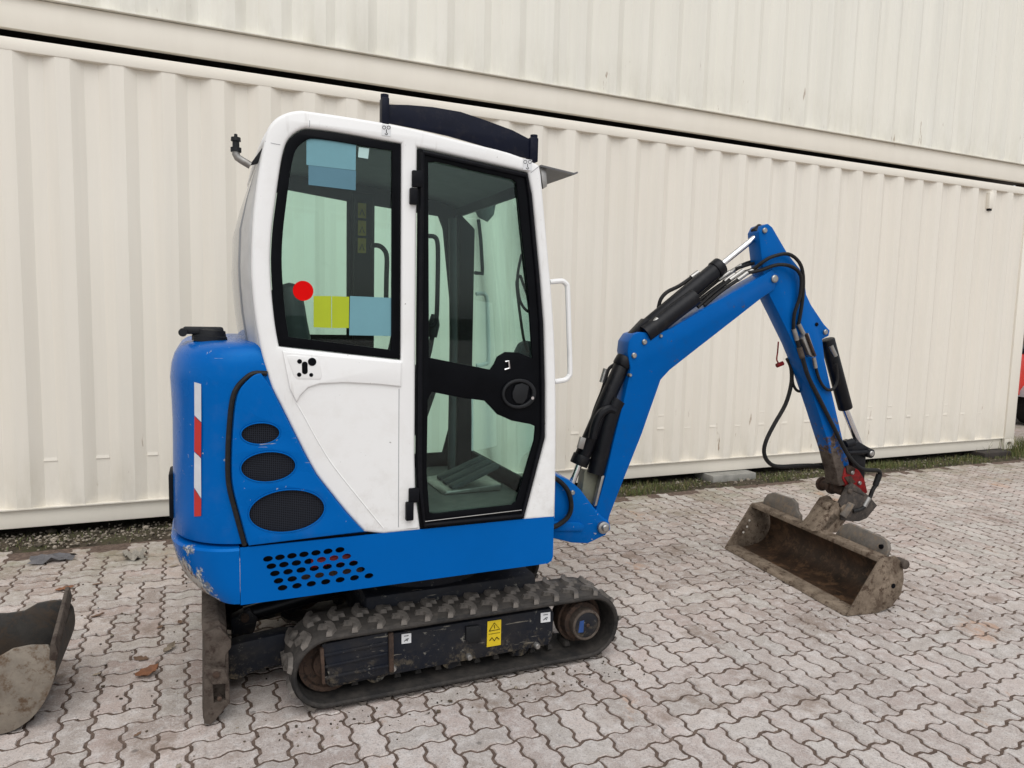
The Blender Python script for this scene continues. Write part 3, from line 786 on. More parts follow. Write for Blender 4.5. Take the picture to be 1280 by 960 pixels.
for (yy, full) in ((2.6, True), (3.37, False)):
    # idler with dished web
    idl = wheel('idler_wheel', TXL + .005, TZ, [(yy - .055, .030), (yy - .050, .055), (yy - .030, .060), (yy - .030, .088), (yy - .045, .092), (yy - .045, .108), (yy + .045, .108), (yy + .045, .06), (yy + .05, .03)], RUST)
    spr = wheel('drive_sprocket', TXR - .005, TZ, [(yy - .02, .06), (yy - .02, .102), (yy + .02, .102), (yy + .02, .06)], RUST)
    for k in range(3): wheel('bottom_roller', .58 + k * .30, .085, [(yy - .05, .02), (yy - .05, .040), (yy + .05, .040), (yy + .05, .02)], UNDER, n=18)
hc = W(733, 783, 2.50); hx, hz = TXR - .010, TZ + .002
mo = wheel('travel_motor', hx, hz, [(2.66, .085), (2.57, .086), (2.545, .082), (2.540, .070)], RUST)
wheel('hub_rim', hx, hz, [(2.56, .066), (2.503, .066), (2.500, .062), (2.500, .056), (2.506, .054), (2.56, .05)], BLADE, mo, 32)
wheel('hub_cap', hx, hz, [(2.56, .054), (2.5035, .054), (2.5015, .050), (2.5010, .010)], UNDER, mo, 32)
wheel('hub_bolt', hx + .004, hz, [(2.51, .008), (2.496, .008), (2.494, .005)], RUST, mo, 10)
MB().prism([(hx - .040, 2.5005, hz - .026), (hx - .016, 2.5005, hz - .028), (hx - .014, 2.5005, hz + .024), (hx - .034, 2.5005, hz + .022)], (0, .003, 0)).build('rating_plate', plain('blue_plate', (.03, .09, .30), .35, .3, .3, 90), mo)
# ---------------- carriage between the tracks
MB().box(.56, 1.30, 2.66, 3.30, .15, .34).build('carriage_frame', UNDER, EX, bevel=.02)
MB().rings([((.86, 2.98, .33), .30), ((.86, 2.98, .40), .30), ((.86, 2.98, .405), .27), ((.86, 2.98, .455), .27)], 40).build('slew_ring', UNDER, EX)
# swing bracket foot under the nose
MB().rings([((1.19, 2.92, .36), .10), ((1.19, 2.92, .375), .115), ((1.19, 2.92, .445), .115)], 28).build('swing_drum', RUST, EX)
MB().prism([(1.0, 2.80, .30), (1.13, 2.80, .30), (1.06, 2.80, .44), (.93, 2.80, .44)], (0, .05, 0)).build('carriage_gusset', UNDER, EX, bevel=.006)
# ---------------- dozer blade
BX = -.018
blp = [(BX + .066, .0 + .10), (BX + .03, .045), (BX + .008, .004), (BX - .004, .004), (BX - .006, .05), (BX + .004, .2), (BX + .002, .30), (BX - .004, .355), (BX + .05, .36), (BX + .075, .33), (BX + .082, .25), (BX + .082, .16)]
blade_o = MB().prism([(x, 2.585, z) for x, z in blp], (0, .86, 0)).build('dozer_blade', BLADE, EX, bevel=.006)
# near end: box-section end cap with pocket
ep = WL([(254.5, 836), (284, 838.5), (287, 852), (287.5, 878), (264, 905), (255, 904)], 2.545)
hole = WL([(266.5, 855), (281, 853.5), (281.5, 874), (267.5, 878)], 2.545)
plate('blade_end_plate', ep, [hole], side_mtx(2.56), .018, BLADE, blade_o, bevel=.004)
MB().prism([(x, 2.582, z) for x, z in ep], (0, .004, 0)).build('pocket_back', BLADE, blade_o)
tp = WL([(253, 834), (277, 833), (286, 838), (289, 850), (264, 856), (254, 838)], 2.545)
MB().prism([(x, 2.530, z) for x, z in WL([(253.5, 835), (281, 834.5), (287, 852), (266, 853.5)], 2.545)], (0, .012, 0)).build('wear_cap', BLADE, blade_o, bevel=.003)
for q, r in (((270, 843), .012), ((274.5, 873), .008)):
    p = W3(*q, 2.53); MB().rings([(p + Vector((0, .02, 0)), r), (p + Vector((0, -.004, 0)), r), (p + Vector((0, -.006, 0)), r * .5)], 12).build('bolt', RUST, blade_o)
sp = WL([(257, 790), (275, 783), (289, 800), (289, 809), (282, 818), (281, 834), (256, 834), (255, 800)], 2.575)
MB().prism([(x, 2.570, z) for x, z in sp], (0, .022, 0)).build('blade_side', BLADE, blade_o, bevel=.004)
for yy in (2.72, 3.16):
    arm = WL([(284, 806), (300, 801), (350, 790), (395, 786), (395, 815), (352, 828), (318, 836), (298, 847), (286, 846)], 2.74)
    MB().prism([(x, yy, z) for x, z in arm], (0, .07, 0)).build('blade_arm', UNDER, EX, bevel=.006)
lg = WL([(288, 772), (312, 760), (322, 770), (318, 786), (308, 803), (290, 805)], 2.95)
MB().prism([(x, 2.93, z) for x, z in lg], (0, .06, 0)).build('blade_cylinder_lug', UNDER, EX, bevel=.006)
MB().cyl(W3(306, 771, 2.92), W3(306, 771, 2.92) + Vector((0, -.02, 0)), .016).build('lug_pin', RUST, EX)
MB().cyl(W3(306, 771, 2.95) + Vector((0, .02, 0)), (.62, 2.97, .29), .032).build('blade_cylinder', HYD, EX)

# ---------------- lower body: side skirt with slots, rear bumper
def plan(xf, xr, ry=.26, rx=.235, inset=0.0, n=10, y0=YN, y1=YF):
    """plan outline from the near side round the back to the far side"""
    pts = [(xf, y0 + inset)]
    for i in range(n + 1):
        a = math.pi / 2 * i / n; pts.append((xr + rx - rx * math.sin(a), y0 + inset + ry - ry * math.cos(a)))
    for i in range(n + 1):
        a = math.pi / 2 * i / n; pts.append((xr + rx - rx * math.cos(a), y1 - inset - ry + ry * math.sin(a)))
    pts.append((xf, y1 - inset)); return pts
rows = []
for z, xr, ins in ((.440, .020, .014), (.446, -.005, .004), (.47, -.045, .0), (.51, -.080, 0), (.56, -.100, 0), (.60, -.110, 0), (.632, -.117, 0), (.640, -.112, .006), (.643, -.085, .016)):
    rows.append([(x, y, z) for x, y in plan(.1005, xr, rx=.0995 - xr, inset=ins)])
m = MB(); m.grid(rows, close=True, caps=True)
bump = m.build('rear_bumper', BLUE_CHIP, EX, ang=30); bump['label'] = 'blue rear bumper corner with paint scraped to bare metal'
sk = WL([(300.5, 688), (693, 645.5), (692, 694), (684, 704), (301, 760.5)], YN)
sk[0] = (.102, .643); sk[1] = (1.285, .643); 
sk = [(.102, .643), (1.285, .643), (1.286, .475), (1.280, .458), (1.262, .449), (.102, .443)]
holes = []
rows5 = [((540, 675), (900, 630)), ((557, 712), (933, 663)), ((575, 748), (968, 697)), ((593, 785), (1003, 729)), ((613, 820), (1045, 760))]
for (a, b) in rows5:
    for k in range(7):
        t = k / 6; q = (200 + (a[0] + (b[0] - a[0]) * t) / 4, 530 + (a[1] + (b[1] - a[1]) * t) / 4)
        cx, cz = W(*q, YN); holes.append(ellipse(cx, cz, .0162, .0108, 18))
skirt = perforated('side_skirt', densify(sk, .05), holes, side_mtx(YN + .003), .003, BLUE_CHIP, EX)
MB().tube([(.34, YN + .045, .548), (.44, YN + .042, .556), (.60, YN + .045, .552)], .020, 10).build('engine_hose', RED, EX)
MB().tube([(.30, YN + .045, .500), (.42, YN + .042, .496), (.52, YN + .045, .500)], .014, 10).build('engine_hose', RUST, EX)
plate('side_skirt', sk, [], side_mtx(YF - .008), .003, BLUE, EX, bevel=.005)
MB().box(.12, 1.272, YN + .05, YF - .05, .452, .60).build('dark_floor_pan', BLACKM, EX)  # box inside the body, coloured black so the slots look dark
MB().box(1.262, 1.284, YN + .018, YF - .018, .47, .642).build('nose_plate', BLUE, EX, bevel=.004)
MB().box(.104, 1.27, YN + .014, YF - .014, .618, .640).build('deck_plate', BLACKM, EX)

# ---------------- counterweight / engine hood
pil = [(331, 175), (325, 205), (320, 240), (316, 280), (314.5, 330), (315.5, 355), (319, 392), (325, 430), (332.5, 460), (340, 485), (350, 505), (365, 535), (380, 565), (395, 592.5), (412.5, 615), (432.5, 640), (455, 665)]
PIL = WL(pil, YN)
def xf_at(z):
    for (xa, za), (xb, zb) in zip(PIL, PIL[1:]):
        if zb <= z <= za: return xa + (xb - xa) * (za - z) / (za - zb)
    return PIL[-1][0] if z < PIL[-1][1] else PIL[0][0]
rows = []
for z, ins, dr in ((.650, .012, .018), (.655, .006, .006), (.668, .006, 0), (.75, .006, 0), (.85, .006, .001), (.95, .006, .003), (1.05, .006, .004), (1.13, .006, .002), (1.20, .006, -.001), (1.25, .007, .004), (1.285, .014, .014), (1.31, .028, .030), (1.325, .048, .050), (1.332, .080, .085)):
    rows.append([(x, y, z) for x, y in plan(xf_at(z) + .012, -.108 + dr, inset=ins, n=12)])
m = MB(); m.grid(rows, close=True, caps=True)
cw = m.build('counterweight', BLUE, EX, ang=40)
MB().box(.13, .55, YN + .02, YF - .02, .641, .652).build('hood_gap', BLACKM, EX)
# red-white hazard tape round the corner
def cw_surface(xpx, z):
    """nearest point of the hood's corner seen along that column"""
    best = None
    for i in range(200):
        a = math.pi / 2 * i / 199; P = Vector((-.108 + .235 - .235 * math.sin(a), YN + .006 + .26 - .26 * math.cos(a), z))
        d = abs(px_of(P)[0] - xpx)
        if best is None or d < best[0]: best = (d, P, Vector((-math.sin(a) / .235, -math.cos(a) / .26, 0)).normalized())
    return best[1] + best[2] * .0025
def zc(py): return W(247, py, YN + .03)[1]
for (ya, yb, yc, yd, mt, nm) in ((479, 481, 521, 529, WHITEP, 'white_tape'), (522, 530, 567, 574, REDT, 'red_tape'), (568, 575, 613, 626, WHITEP, 'white_tape'), (614, 627, 650, 648, REDT, 'red_tape')):
    r1 = [cw_surface(243.5, zc(ya)), cw_surface(248, zc((ya + yb) / 2)), cw_surface(252, zc(yb))]
    r2 = [cw_surface(243.5, zc(yc)), cw_surface(248, zc((yc + yd) / 2)), cw_surface(252, zc(yd))]
    m = MB(); m.grid([r1, r2]); m.build(nm, mt, cw)
# tail lamp edge on the far rear corner
MB().box(-.120, -.100, 2.72, 2.86, .70, .86).build('tail_lamp', BLACKM, cw, bevel=.006)
# fuel filler cap
fc = W3(262, 414, 2.72)
cap = MB().rings([((fc.x, 2.72, 1.326), .058), ((fc.x, 2.72, 1.345), .058), ((fc.x + .004, 2.72, 1.349), .050), ((fc.x + .004, 2.72, 1.366), .048), ((fc.x + .004, 2.72, 1.372), .036)], 24).build('fuel_cap', PLASTIC, EX)
MB().box(fc.x - .085, fc.x + .045, 2.690, 2.735, 1.352, 1.378).build('cap_flap', PLASTIC, cap, bevel=.008)
MB().cyl((fc.x - .085, 2.68, 1.358), (fc.x - .085, 2.745, 1.358), .014).build('cap_hinge', PLASTIC, cap)
# engine side panel with its rubber seal and three oval grilles
seal = [(334, 467), (317, 467), (305, 475), (295, 487), (290, 503), (287, 530), (285, 567), (286, 605), (295, 642), (306, 682)]
SEAL = smooth_closed(WL(seal, YN), 4, closed=False)
MB().tube([(x, YN + .004, z) for x, z in SEAL], .0085, 8).build('rubber_seal', HOSE, EX)
right_edge = WL([(x + 1.5, y) for x, y in pil[8:]], YN)
pan = [(x + .012, z) for x, z in SEAL[3:]] + [(right_edge[-1][0] - .004, right_edge[-1][1] + .004)] + [(x - .006, z) for x, z in reversed(right_edge[1:-1])]
ell = [((325.5, 541.5), 25, 14), ((335.5, 583), 35, 19.5), ((359, 638), 48, 27)]
eh = []
for (cx, cy), a, b in ell:
    c0 = W(cx, cy, YN); ax = (W(cx + a, cy, YN)[0] - W(cx - a, cy, YN)[0]) / 2; bz = (W(cx, cy - b, YN)[1] - W(cx, cy + b, YN)[1]) / 2
    eh.append((c0, ax, bz))
panel = plate('engine_panel', pan, [ellipse(c[0], c[1], a, b, 40) for c, a, b in eh], side_mtx(YN - .001), .003, BLUE, EX, bevel=.004, bres=2)
for c, a, b in eh:
    plate('grille', ellipse(c[0], c[1], a - .001, b - .001, 40), [], side_mtx(YN + .0045), .001, MESHM, panel)
    plate('grille_rim', ellipse(c[0], c[1], a + .001, b + .001, 48), [ellipse(c[0], c[1], a - .0035, b - .0035, 48)], side_mtx(YN - .0075), .0012, BLUE, panel, bevel=.0012)

SHADED_WHITE = plain('rear_corner_shaded_white', (.52, .52, .51), .4, 0, .15)  # cab white greyed: shade on the rear corner is put into the colour
# ---------------- cab
roof = [(331, 175), (335, 160), (345, 147.5), (360, 140), (375, 137.5), (386, 138.5), (425, 144), (477.5, 152.5), (520, 161), (585, 177.5), (635, 190), (668, 203), (675, 208)]
front = [(677, 220), (681, 265), (687, 332), (690, 367), (694, 430), (695.5, 505), (695.5, 570), (694, 648)]
cab_out_px = roof + front + [(655.5, 650), (655.5, 646), (682, 547), (682, 480), (680, 405), (675, 342), (672, 312), (665, 240), (660, 215), (522, 184), (520, 400), (519, 570), (520, 617), (525.5, 659.3), (525.8, 663), (479, 667.5)] + list(reversed(pil[1:]))
rf_s = smooth_closed(roof, 3, closed=False); pil_s = smooth_closed(pil, 2, closed=False); fr_s = smooth_closed(front, 2, closed=False)
cab_out_px = rf_s + fr_s + cab_out_px[len(roof) + len(front):-(len(pil) - 1)] + list(reversed(pil_s[1:]))
full_out_px = roof + front + [(655, 650), (520, 663), (479, 667)] + list(reversed(pil[1:]))
CABO = WL(cab_out_px, YN); CABF = WL(full_out_px, YN)
rw_px = [(349, 433), (344, 405), (340, 367), (338, 325), (340, 287), (344, 255), (350, 212), (355, 187), (362, 172), (375, 162.5), (387, 160.5), (425, 165.5), (475, 174.5), (502, 179), (501, 450)]
dr_px = [(522, 184), (660, 215), (665, 240), (672, 312), (675, 342), (680, 405), (682, 480), (682, 547), (655.5, 648.5), (525.5, 661.5), (520, 617), (519, 570), (520, 400)]
rw_px = smooth_closed(rw_px[:13], 3, closed=False) + rw_px[13:]
RW = WL(rw_px, YN); DR = WL(dr_px, YN)
shell = plate('cab_side', densify(CABO, .06), [densify(RW, .06)], side_mtx(YN + .023), .012, WHITE, EX, bevel=.012, bres=2)
# far side: white skin plus dark lining, window openings
FRW = [(x, z) for x, z in RW]
FB = [(.73, 1.98), (1.09, 1.955), (1.115, 1.90), (1.195, 1.27), (1.205, .98), (1.13, .70), (.76, .70), (.73, .76)]
FRW = [(.24, 1.36), (.225, 1.6), (.24, 1.86), (.28, 1.99), (.34, 2.02), (.645, 1.985), (.645, 1.30), (.26, 1.31)]
far_shell = plate('cab_side', CABF, [FRW, FB], side_mtx(YF - .016), .012, WHITE, EX, bevel=.010)
FRI = [(.27, 1.37), (.265, 1.6), (.28, 1.86), (.30, 1.955), (.34, 1.985), (.628, 1.955), (.628, 1.33), (.29, 1.33)]
FBI = [(.758, 1.945), (1.075, 1.92), (1.10, 1.86), (1.17, 1.27), (1.18, .98), (1.115, .735), (.775, .735), (.758, .78)]
ci = [(x, z) for x, z in CABF]
cx0 = sum(p[0] for p in ci) / len(ci); cz0 = sum(p[1] for p in ci) / len(ci)
ci = [(cx0 + (x - cx0) * .975, cz0 + (z - cz0) * .985) for x, z in ci]
plate('far_lining', ci, [FRI, FBI], side_mtx(YF - .040), .006, BLACKM, far_shell, bevel=.003)
for nm, lp in (('far_rear_pane', FRW), ('far_front_pane', FB)):
    plate(nm, [(x, z) for x, z in lp], [], side_mtx(YF - .026), .002, GLASS, far_shell)
# roof skin, rear wall
def strip(name, px, y0, y1, mat, parent, th, crown=0.0, ny=6, up=True):
    P = WL(px, YN) if px and len(px[0]) == 2 and max(p[0] for p in px) > 50 else px
    rows = []
    for j in range(ny + 1):
        t = j / ny; y = y0 + (y1 - y0) * t; c = crown * math.sin(math.pi * t)
        rows.append([(x, y, z + c) for x, z in P])
    m = MB(); m.grid(rows); o = m.build(name, mat, parent, ang=40)
    sm = o.modifiers.new('thickness', 'SOLIDIFY'); sm.thickness = th; sm.offset = 0
    return o
RS = smooth_closed(WL(roof, YN), 2, closed=False)
RS = [(x + (.006 if z < 1.99 else 0), z - .012) for x, z in RS]
rf = strip('roof_skin', RS, YN + .03, YF - .03, WHITE, EX, .012, .02)
lin = [(x, z - .035) for x, z in RS if z > 1.93 and x > .25]
strip('headliner', lin, YN + .045, YF - .05, LINER, rf, .008, .0)
RP = [(x + .006, z) for x, z in PIL]
RPu = [(x, z) for x, z in RP if z > 1.24]; RPl = [(x, z) for x, z in RP if z <= 1.31]
def rear(name, P, t0, t1, mat, th, n=6):
    # back of the cab: bulges rearwards between the two corner pillars
    rows = []
    for j in range(n + 1):
        t = t0 + (t1 - t0) * j / n; y = YN + .03 + (YF - YN - .06) * t
        rows.append([(x - .045 * math.sin(math.pi * t) ** .6 * min(1, max(0, (1.98 - z) / .25)), y, z) for x, z in P])
    m = MB(); m.grid(rows); o = m.build(name, mat, EX, ang=40)
    sm = o.modifiers.new('thickness', 'SOLIDIFY'); sm.thickness = th; sm.offset = 0
    return o
rear('rear_corner', RPu, 0, .16, SHADED_WHITE, .008); rear('rear_corner', RPu, .84, 1, SHADED_WHITE, .008)
rear('rear_pane', RPu, .165, .835, REARG, .006, 10)
strip('engine_bulkhead', RPl, YN + .03, YF - .03, BLACKM, EX, .010, 0, 2)
strip('front_pane', [(x - .010, z) for x, z in WL(front, YN)], YN + .03, YF - .03, GLASS, EX, .004, 0, 2)
fp = WL(front, YN)
strip('front_header', [(fp[0][0] - .04, fp[0][1] + .03), (fp[0][0] - .014, fp[0][1] + .012), (fp[0][0] - .010, fp[0][1] - .05)], YN + .03, YF - .03, BLACKM, EX, .016, 0, 2)
strip('front_sill', [(fp[-1][0] - .012, fp[-1][1] + .10), (fp[-1][0] - .010, fp[-1][1] + .004)], YN + .03, YF - .03, BLACKM, EX, .018, 0, 2)
# side pressing of the lower white panel: raised belt under the window
belt = WL([(353, 439), (501, 453.5), (501, 483), (470, 480), (430, 478), (400, 479.5), (385, 484), (375, 494), (370.5, 503), (362, 486)], YN)
plate('belt_pressing', belt, [], side_mtx(YN - .003), .0015, WHITE, shell, bevel=.004, bres=2)
sweep_r = [(370, 503), (380, 520), (397, 551), (415, 580), (440, 612), (479, 660)]
MB().tube([(x, YN - .0008, z) for x, z in smooth_closed(WL(sweep_r, YN), 3, closed=False)], .0028, 6).build('pillar_seam', WHITE, shell)
MB().tube([W3(498.8, 486, YN - .0006), W3(498.4, 560, YN - .0006), W3(498, 659, YN - .0006)], .0016, 5).build('panel_seam', GREY, shell)
# lamp bracket plate with holes
bp = WL([(358, 444), (365, 443), (396, 446), (399, 450), (402.5, 470), (400, 474.5), (371, 474), (366.5, 470), (359, 450)], YN)
bk = plate('bracket_plate', bp, [], side_mtx(YN - .004), .002, WHITE, shell, bevel=.004, bres=2)
for (cx, cy, r, nm) in ((374, 451.5, 2.6, 0), (373.5, 468, 2.4, 0), (388.5, 468.3, 2.2, 0), (389.6, 452, 4.6, 0), (380.5, 477.5, 3.5, 0)):
    c = W(cx, cy, YN); plate('bolt_hole', ellipse(c[0], c[1], r * .00305, r * .00305, 16), [], side_mtx(YN - .0105 if cy < 474 else YN - .0045), .0008, BLACK, bk)
c = W(380.5, 459.5, YN); plate('cable_slot', [(c[0] + .0095 * math.cos(a) , c[1] + .0095 * math.sin(a) + (.012 if math.sin(a) > 0 else -.012)) for a in [2 * math.pi * i / 20 for i in range(20)]], [], side_mtx(YN - .0105), .0008, BLACK, bk)
# ---------------- rear side window
def shrink(pts, l, r, t, b):
    xs = [p[0] for p in pts]; zs = [p[1] for p in pts]
    x0, x1, z0, z1 = min(xs), max(xs), min(zs), max(zs)
    return [(x0 + l + (x - x0) * (x1 - x0 - l - r) / (x1 - x0), z0 + b + (z - z0) * (z1 - z0 - t - b) / (z1 - z0)) for x, z in pts]
RWo = shrink(RW, .002, .002, .002, .002)
RWi = shrink(RW, .036, .034, .030, .036)
RWi = smooth_closed(RWi, 3) if False else RWi
win = plate('rear_side_window', RWo, [RWi], side_mtx(YN + .008), .003, BLACK, EX, bevel=.002)
plate('window_pane', shrink(RW, .006, .006, .006, .006), [], side_mtx(YN + .013), .0015, GLASS, win)
YS = YN + .0095
def stick_on(name, q, mat, Y=YS, parent=win):
    return plate(name, WL(q, Y), [], side_mtx(Y), .0005, mat, parent)
stick_on('pale_teal_sticker', [(383, 171), (445, 178.5), (444.5, 213), (383, 206)], TEAL)
stick_on('dark_teal_sticker', [(385.5, 206.5), (445, 213.5), (444.5, 238), (385.5, 231)], TEAL2)
stick_on('pale_sticker', [(448.5, 184), (461.5, 185.5), (460, 198.5), (447.5, 196.5)], plain('pale_label', (.42, .60, .58), .5, 0, .1))
c = W(379, 363.5, YS); plate('red_disc_sticker', ellipse(c[0], c[1], .0335, .0335, 36), [], side_mtx(YS), .0005, REDS, win)
stick_on('yellow_sticker', [(392, 370), (414, 370), (414, 410), (392, 409)], YGREEN)
stick_on('yellow_sticker', [(415, 370), (436.5, 371), (436, 410), (415, 410)], YGREEN)
stick_on('pale_teal_sticker', [(437.5, 370), (491.5, 372.5), (490.5, 420), (436.5, 419)], TEAL)
# ---------------- door
DRo = shrink(DR, .003, .003, .003, .003)
up_px = [(535.5, 203), (545, 202), (640, 224), (645.5, 228), (652, 290), (660, 360), (665.5, 448), (648, 440.5), (632, 440), (622, 446), (618, 455), (613, 462), (536.5, 447)]
lo_px = [(540, 490), (575, 497), (606, 501), (613, 508), (622, 518), (640, 526), (664, 530.5), (669.5, 533), (668, 550), (645, 627), (640, 631), (545, 642), (537, 641), (533.5, 590), (535, 500)]
door = plate('cab_door', DRo, [WL(up_px, YN), WL(lo_px, YN)], side_mtx(YN + .006), .004, BLACK, EX, bevel=.003)
plate('door_pane', shrink(DR, .012, .014, .012, .012), [], side_mtx(YN + .014), .0015, GLASS, door)
# raised frame tube round the door
def inset_loop(pts, d):
    cx = sum(p[0] for p in pts) / len(pts); cz = sum(p[1] for p in pts) / len(pts)
    return shrink(pts, d, d, d, d)
fl = inset_loop(DR, .016)
MB().tube([(x, YN - .004, z) for x, z in fl] + [(fl[0][0], YN - .004, fl[0][1])], .0085, 8).build('door_frame', BLACKM, door)
MB().tube([W3(530, 652, YN - .009), W3(652, 637.5, YN - .009)], .0015, 6).build('frame_trim', STEEL, door)
lc = W(648, 492, YN)
la = plate('latch_bezel', ellipse(lc[0], lc[1], .072, .058, 36), [ellipse(lc[0] - .003, lc[1], .058, .045, 36)], side_mtx(YN - .004), .004, PLASTIC, door, bevel=.004, bres=2)
plate('latch_cup', ellipse(lc[0] - .003, lc[1], .060, .047, 32), [], side_mtx(YN + .001), .001, BLACK, la)
plate('latch_paddle', [(lc[0] - .028, lc[1] + .005), (lc[0] - .016, lc[1] + .034), (lc[0] + .012, lc[1] + .042), (lc[0] + .042, lc[1] + .030), (lc[0] + .034, lc[1] - .018), (lc[0] + .018, lc[1] - .040), (lc[0] - .012, lc[1] - .036), (lc[0] - .026, lc[1] - .016)], [], side_mtx(YN - .003), .002, PLASTIC, la, bevel=.003)
k_ = W3(665.5, 497.5, YN - .010); MB().cyl(k_ + Vector((0, .008, 0)), k_ + Vector((0, -.003, 0)), .0075, .006, 14).build('lock_barrel', CHROME, la)
MB().tube([W3(632, 452, YN - .006), W3(636, 451, YN - .012), W3(637, 460, YN - .012), W3(631, 462, YN - .006)], .004, 8).build('latch_pin', CHROME, door)
for a_, b_ in (((514.5, 213, 527.5, 235), (511.5, 235, 520.5, 256.5)), ((510.5, 610, 523, 627), (506.5, 627, 515.5, 649))):
    h0 = None
    for (x0, y0_, x1, y1_), nm, yo in ((a_, 'hinge_leaf', -.014), (b_, 'hinge_knuckle', -.020)):
        X0, Z1 = W(x0, y0_, YN); X1, Z0 = W(x1, y1_, YN)
        h0 = MB().box(X0, X1, YN + yo, YN + .002, Z0, Z1).build(nm, BLACKM, door, bevel=.004)
# weatherstrip between post and door
# lifting stickers on the roof edge
for q in ((483, 163), (659.5, 206)):
    x, y = q; sticker('lifting_sticker', [(x - 5.5, y - 8), (x + 5.5, y - 6), (x + 5.5, y + 7.5), (x - 5.5, y + 6)], YN - .0032, WSTICK, shell)
    side_sticker_bits('hook', x, y, 13, YN - .0036, shell)
# roof corner guard seam
MB().tube([W3(663.5, 216, YN - .0016), W3(674, 207.5, YN - .0016)], .0012, 5).build('corner_seam', GREY, shell)
MB().tube([W3(386.5, 139.5, YN + .008), W3(387, 152, YN - .0014), W3(387, 159, YN - .0012)], .0010, 5).build('roof_seam', GREY, shell)
MB().tube([W3(331.5, 176.5, YN + .004), W3(340, 179, YN - .0014), W3(350.5, 181, YN - .0014)], .0010, 5).build('roof_seam', GREY, shell)
# ---------------- grab rails
def rail(name, px, Y, r, mat, parent=EX): return MB().tube(smooth_closed([tuple(W3(x, y, Y)) for x, y in px], 4, closed=False), r, 10).build(name, mat, parent)
rail('grab_rail', [(687, 352.5), (697, 351.5), (703, 351.5), (707.5, 355), (709.5, 362), (711, 410), (712.5, 462), (711, 470), (706.5, 474.5), (700, 476), (693, 477)], YN + .045, .0105, WHITE)
gx = 1.285
MB().tube(smooth_closed([(gx - .01, YF - .06, 1.545), (gx + .03, YF - .06, 1.548), (gx + .05, YF - .06, 1.52), (gx + .058, YF - .06, 1.40), (gx + .066, YF - .06, 1.22), (gx + .05, YF - .06, 1.19), (gx, YF - .06, 1.18)], 4, closed=False), .0105, 10).build('grab_rail', WHITE, EX)
# ---------------- roof guard panel, visor, beacon stalk
gp = [(478, 124), (487, 131), (510, 131.5), (540, 134), (575, 140), (605, 150), (640, 163), (663, 175), (666, 178), (663, 199), (650, 196), (600, 181.5), (560, 170), (520, 161), (480, 153)]
guardp = plate('roof_guard', WL(gp, YN + .015), [], side_mtx(YN + .015), .004, NAVY, EX, bevel=.002)
for (a, b) in (((481.5, 122), (481.5, 153)), ((668.5, 172.5), (665, 199))):
    p, q = W3(*a, YN + .012), W3(*b, YN + .012); w2 = .0125
    MB().box(min(p.x, q.x) - w2, max(p.x, q.x) + w2, YN + .003, YN + .045, q.z - .01, p.z).build('guard_post', NAVY, guardp, bevel=.004)
    MB().cyl((p.x, YN + .02, p.z - .002), (p.x, YN + .02, p.z + .012), .014).build('post_cap', NAVY, guardp)
gp2 = [(x, z) for x, z in WL(gp, YN + .06)]
g2 = plate('roof_guard', gp2, [], side_mtx(YF - .06), .004, NAVY, EX, bevel=.002)
vis = WL([(675, 206.5), (716, 216.5), (720.5, 215), (721, 217), (716.5, 219), (674.5, 208.5)], YN + .04)
MB().prism([(x, YN + .03, z) for x, z in vis], (0, YF - YN - .06, 0)).build('sun_visor', plain('visor_grey', (.11, .11, .115), .5), EX)
MB().prism([(x, YN + .05, z) for x, z in WL([(676, 209), (683, 210), (684, 233), (679, 236), (677, 222)], YN + .05)], (0, .012, 0)).build('visor_bracket', STEEL, EX, bevel=.002)
be = MB().tube([W3(313, 207, 2.60), W3(303, 201, 2.60), W3(297, 197, 2.60), W3(295, 193, 2.60), W3(295, 186, 2.60)], .0125, 12).build('beacon_stalk', STEEL, EX)
b0 = W3(295, 190, 2.60); 
MB().rings([(b0, .017), (b0 + Vector((0, 0, .014)), .017), (b0 + Vector((0, 0, .015)), .011), (b0 + Vector((0, 0, .034)), .011), (b0 + Vector((0, 0, .035)), .016), (b0 + Vector((0, 0, .047)), .015), (b0 + Vector((0, 0, .048)), .006), (b0 + Vector((0, 0, .058)), .005)], 16).build('beacon_cap', PLASTIC, be)
MB().prism([W3(312, 206, 2.60), W3(329, 183, 2.60), W3(330, 192, 2.60), W3(322, 204, 2.60)], (0, .02, 0)).build('stalk_bracket', PLASTIC, be, bevel=.002)

# ---------------- cab interior
MB().box(.60, 1.262, YN + .05, YF - .06, .646, .668).build('floor_mat', MAT, EX, bevel=.004)
MB().box(.34, .62, YN + .10, YF - .12, .66, .98).build('seat_base', PLASTIC, EX, bevel=.02)
MB().box(.36, .78, YN + .22, YF - .28, .99, 1.09).build('seat_cushion', SEATM, EX, bevel=.04, seg=3)
sb = [(.36, 1.06), (.30, 1.20), (.262, 1.36), (.255, 1.48), (.275, 1.535), (.315, 1.54), (.345, 1.49), (.36, 1.40), (.40, 1.22), (.46, 1.08)]
seatb = MB().prism([(x, YN + .24, z) for x, z in smooth_closed(sb, 2)], (0, .46, 0)).build('seat_back', SEATM, EX, bevel=.03, seg=3, bang=50)
MB().prism([(x, YN + .19, z) for x, z in ((.27, 1.30), (.30, 1.335), (.50, 1.22), (.62, 1.10), (.60, 1.05), (.40, 1.13))], (0, .07, 0)).build('arm_rest', PLASTIC, EX, bevel=.012)
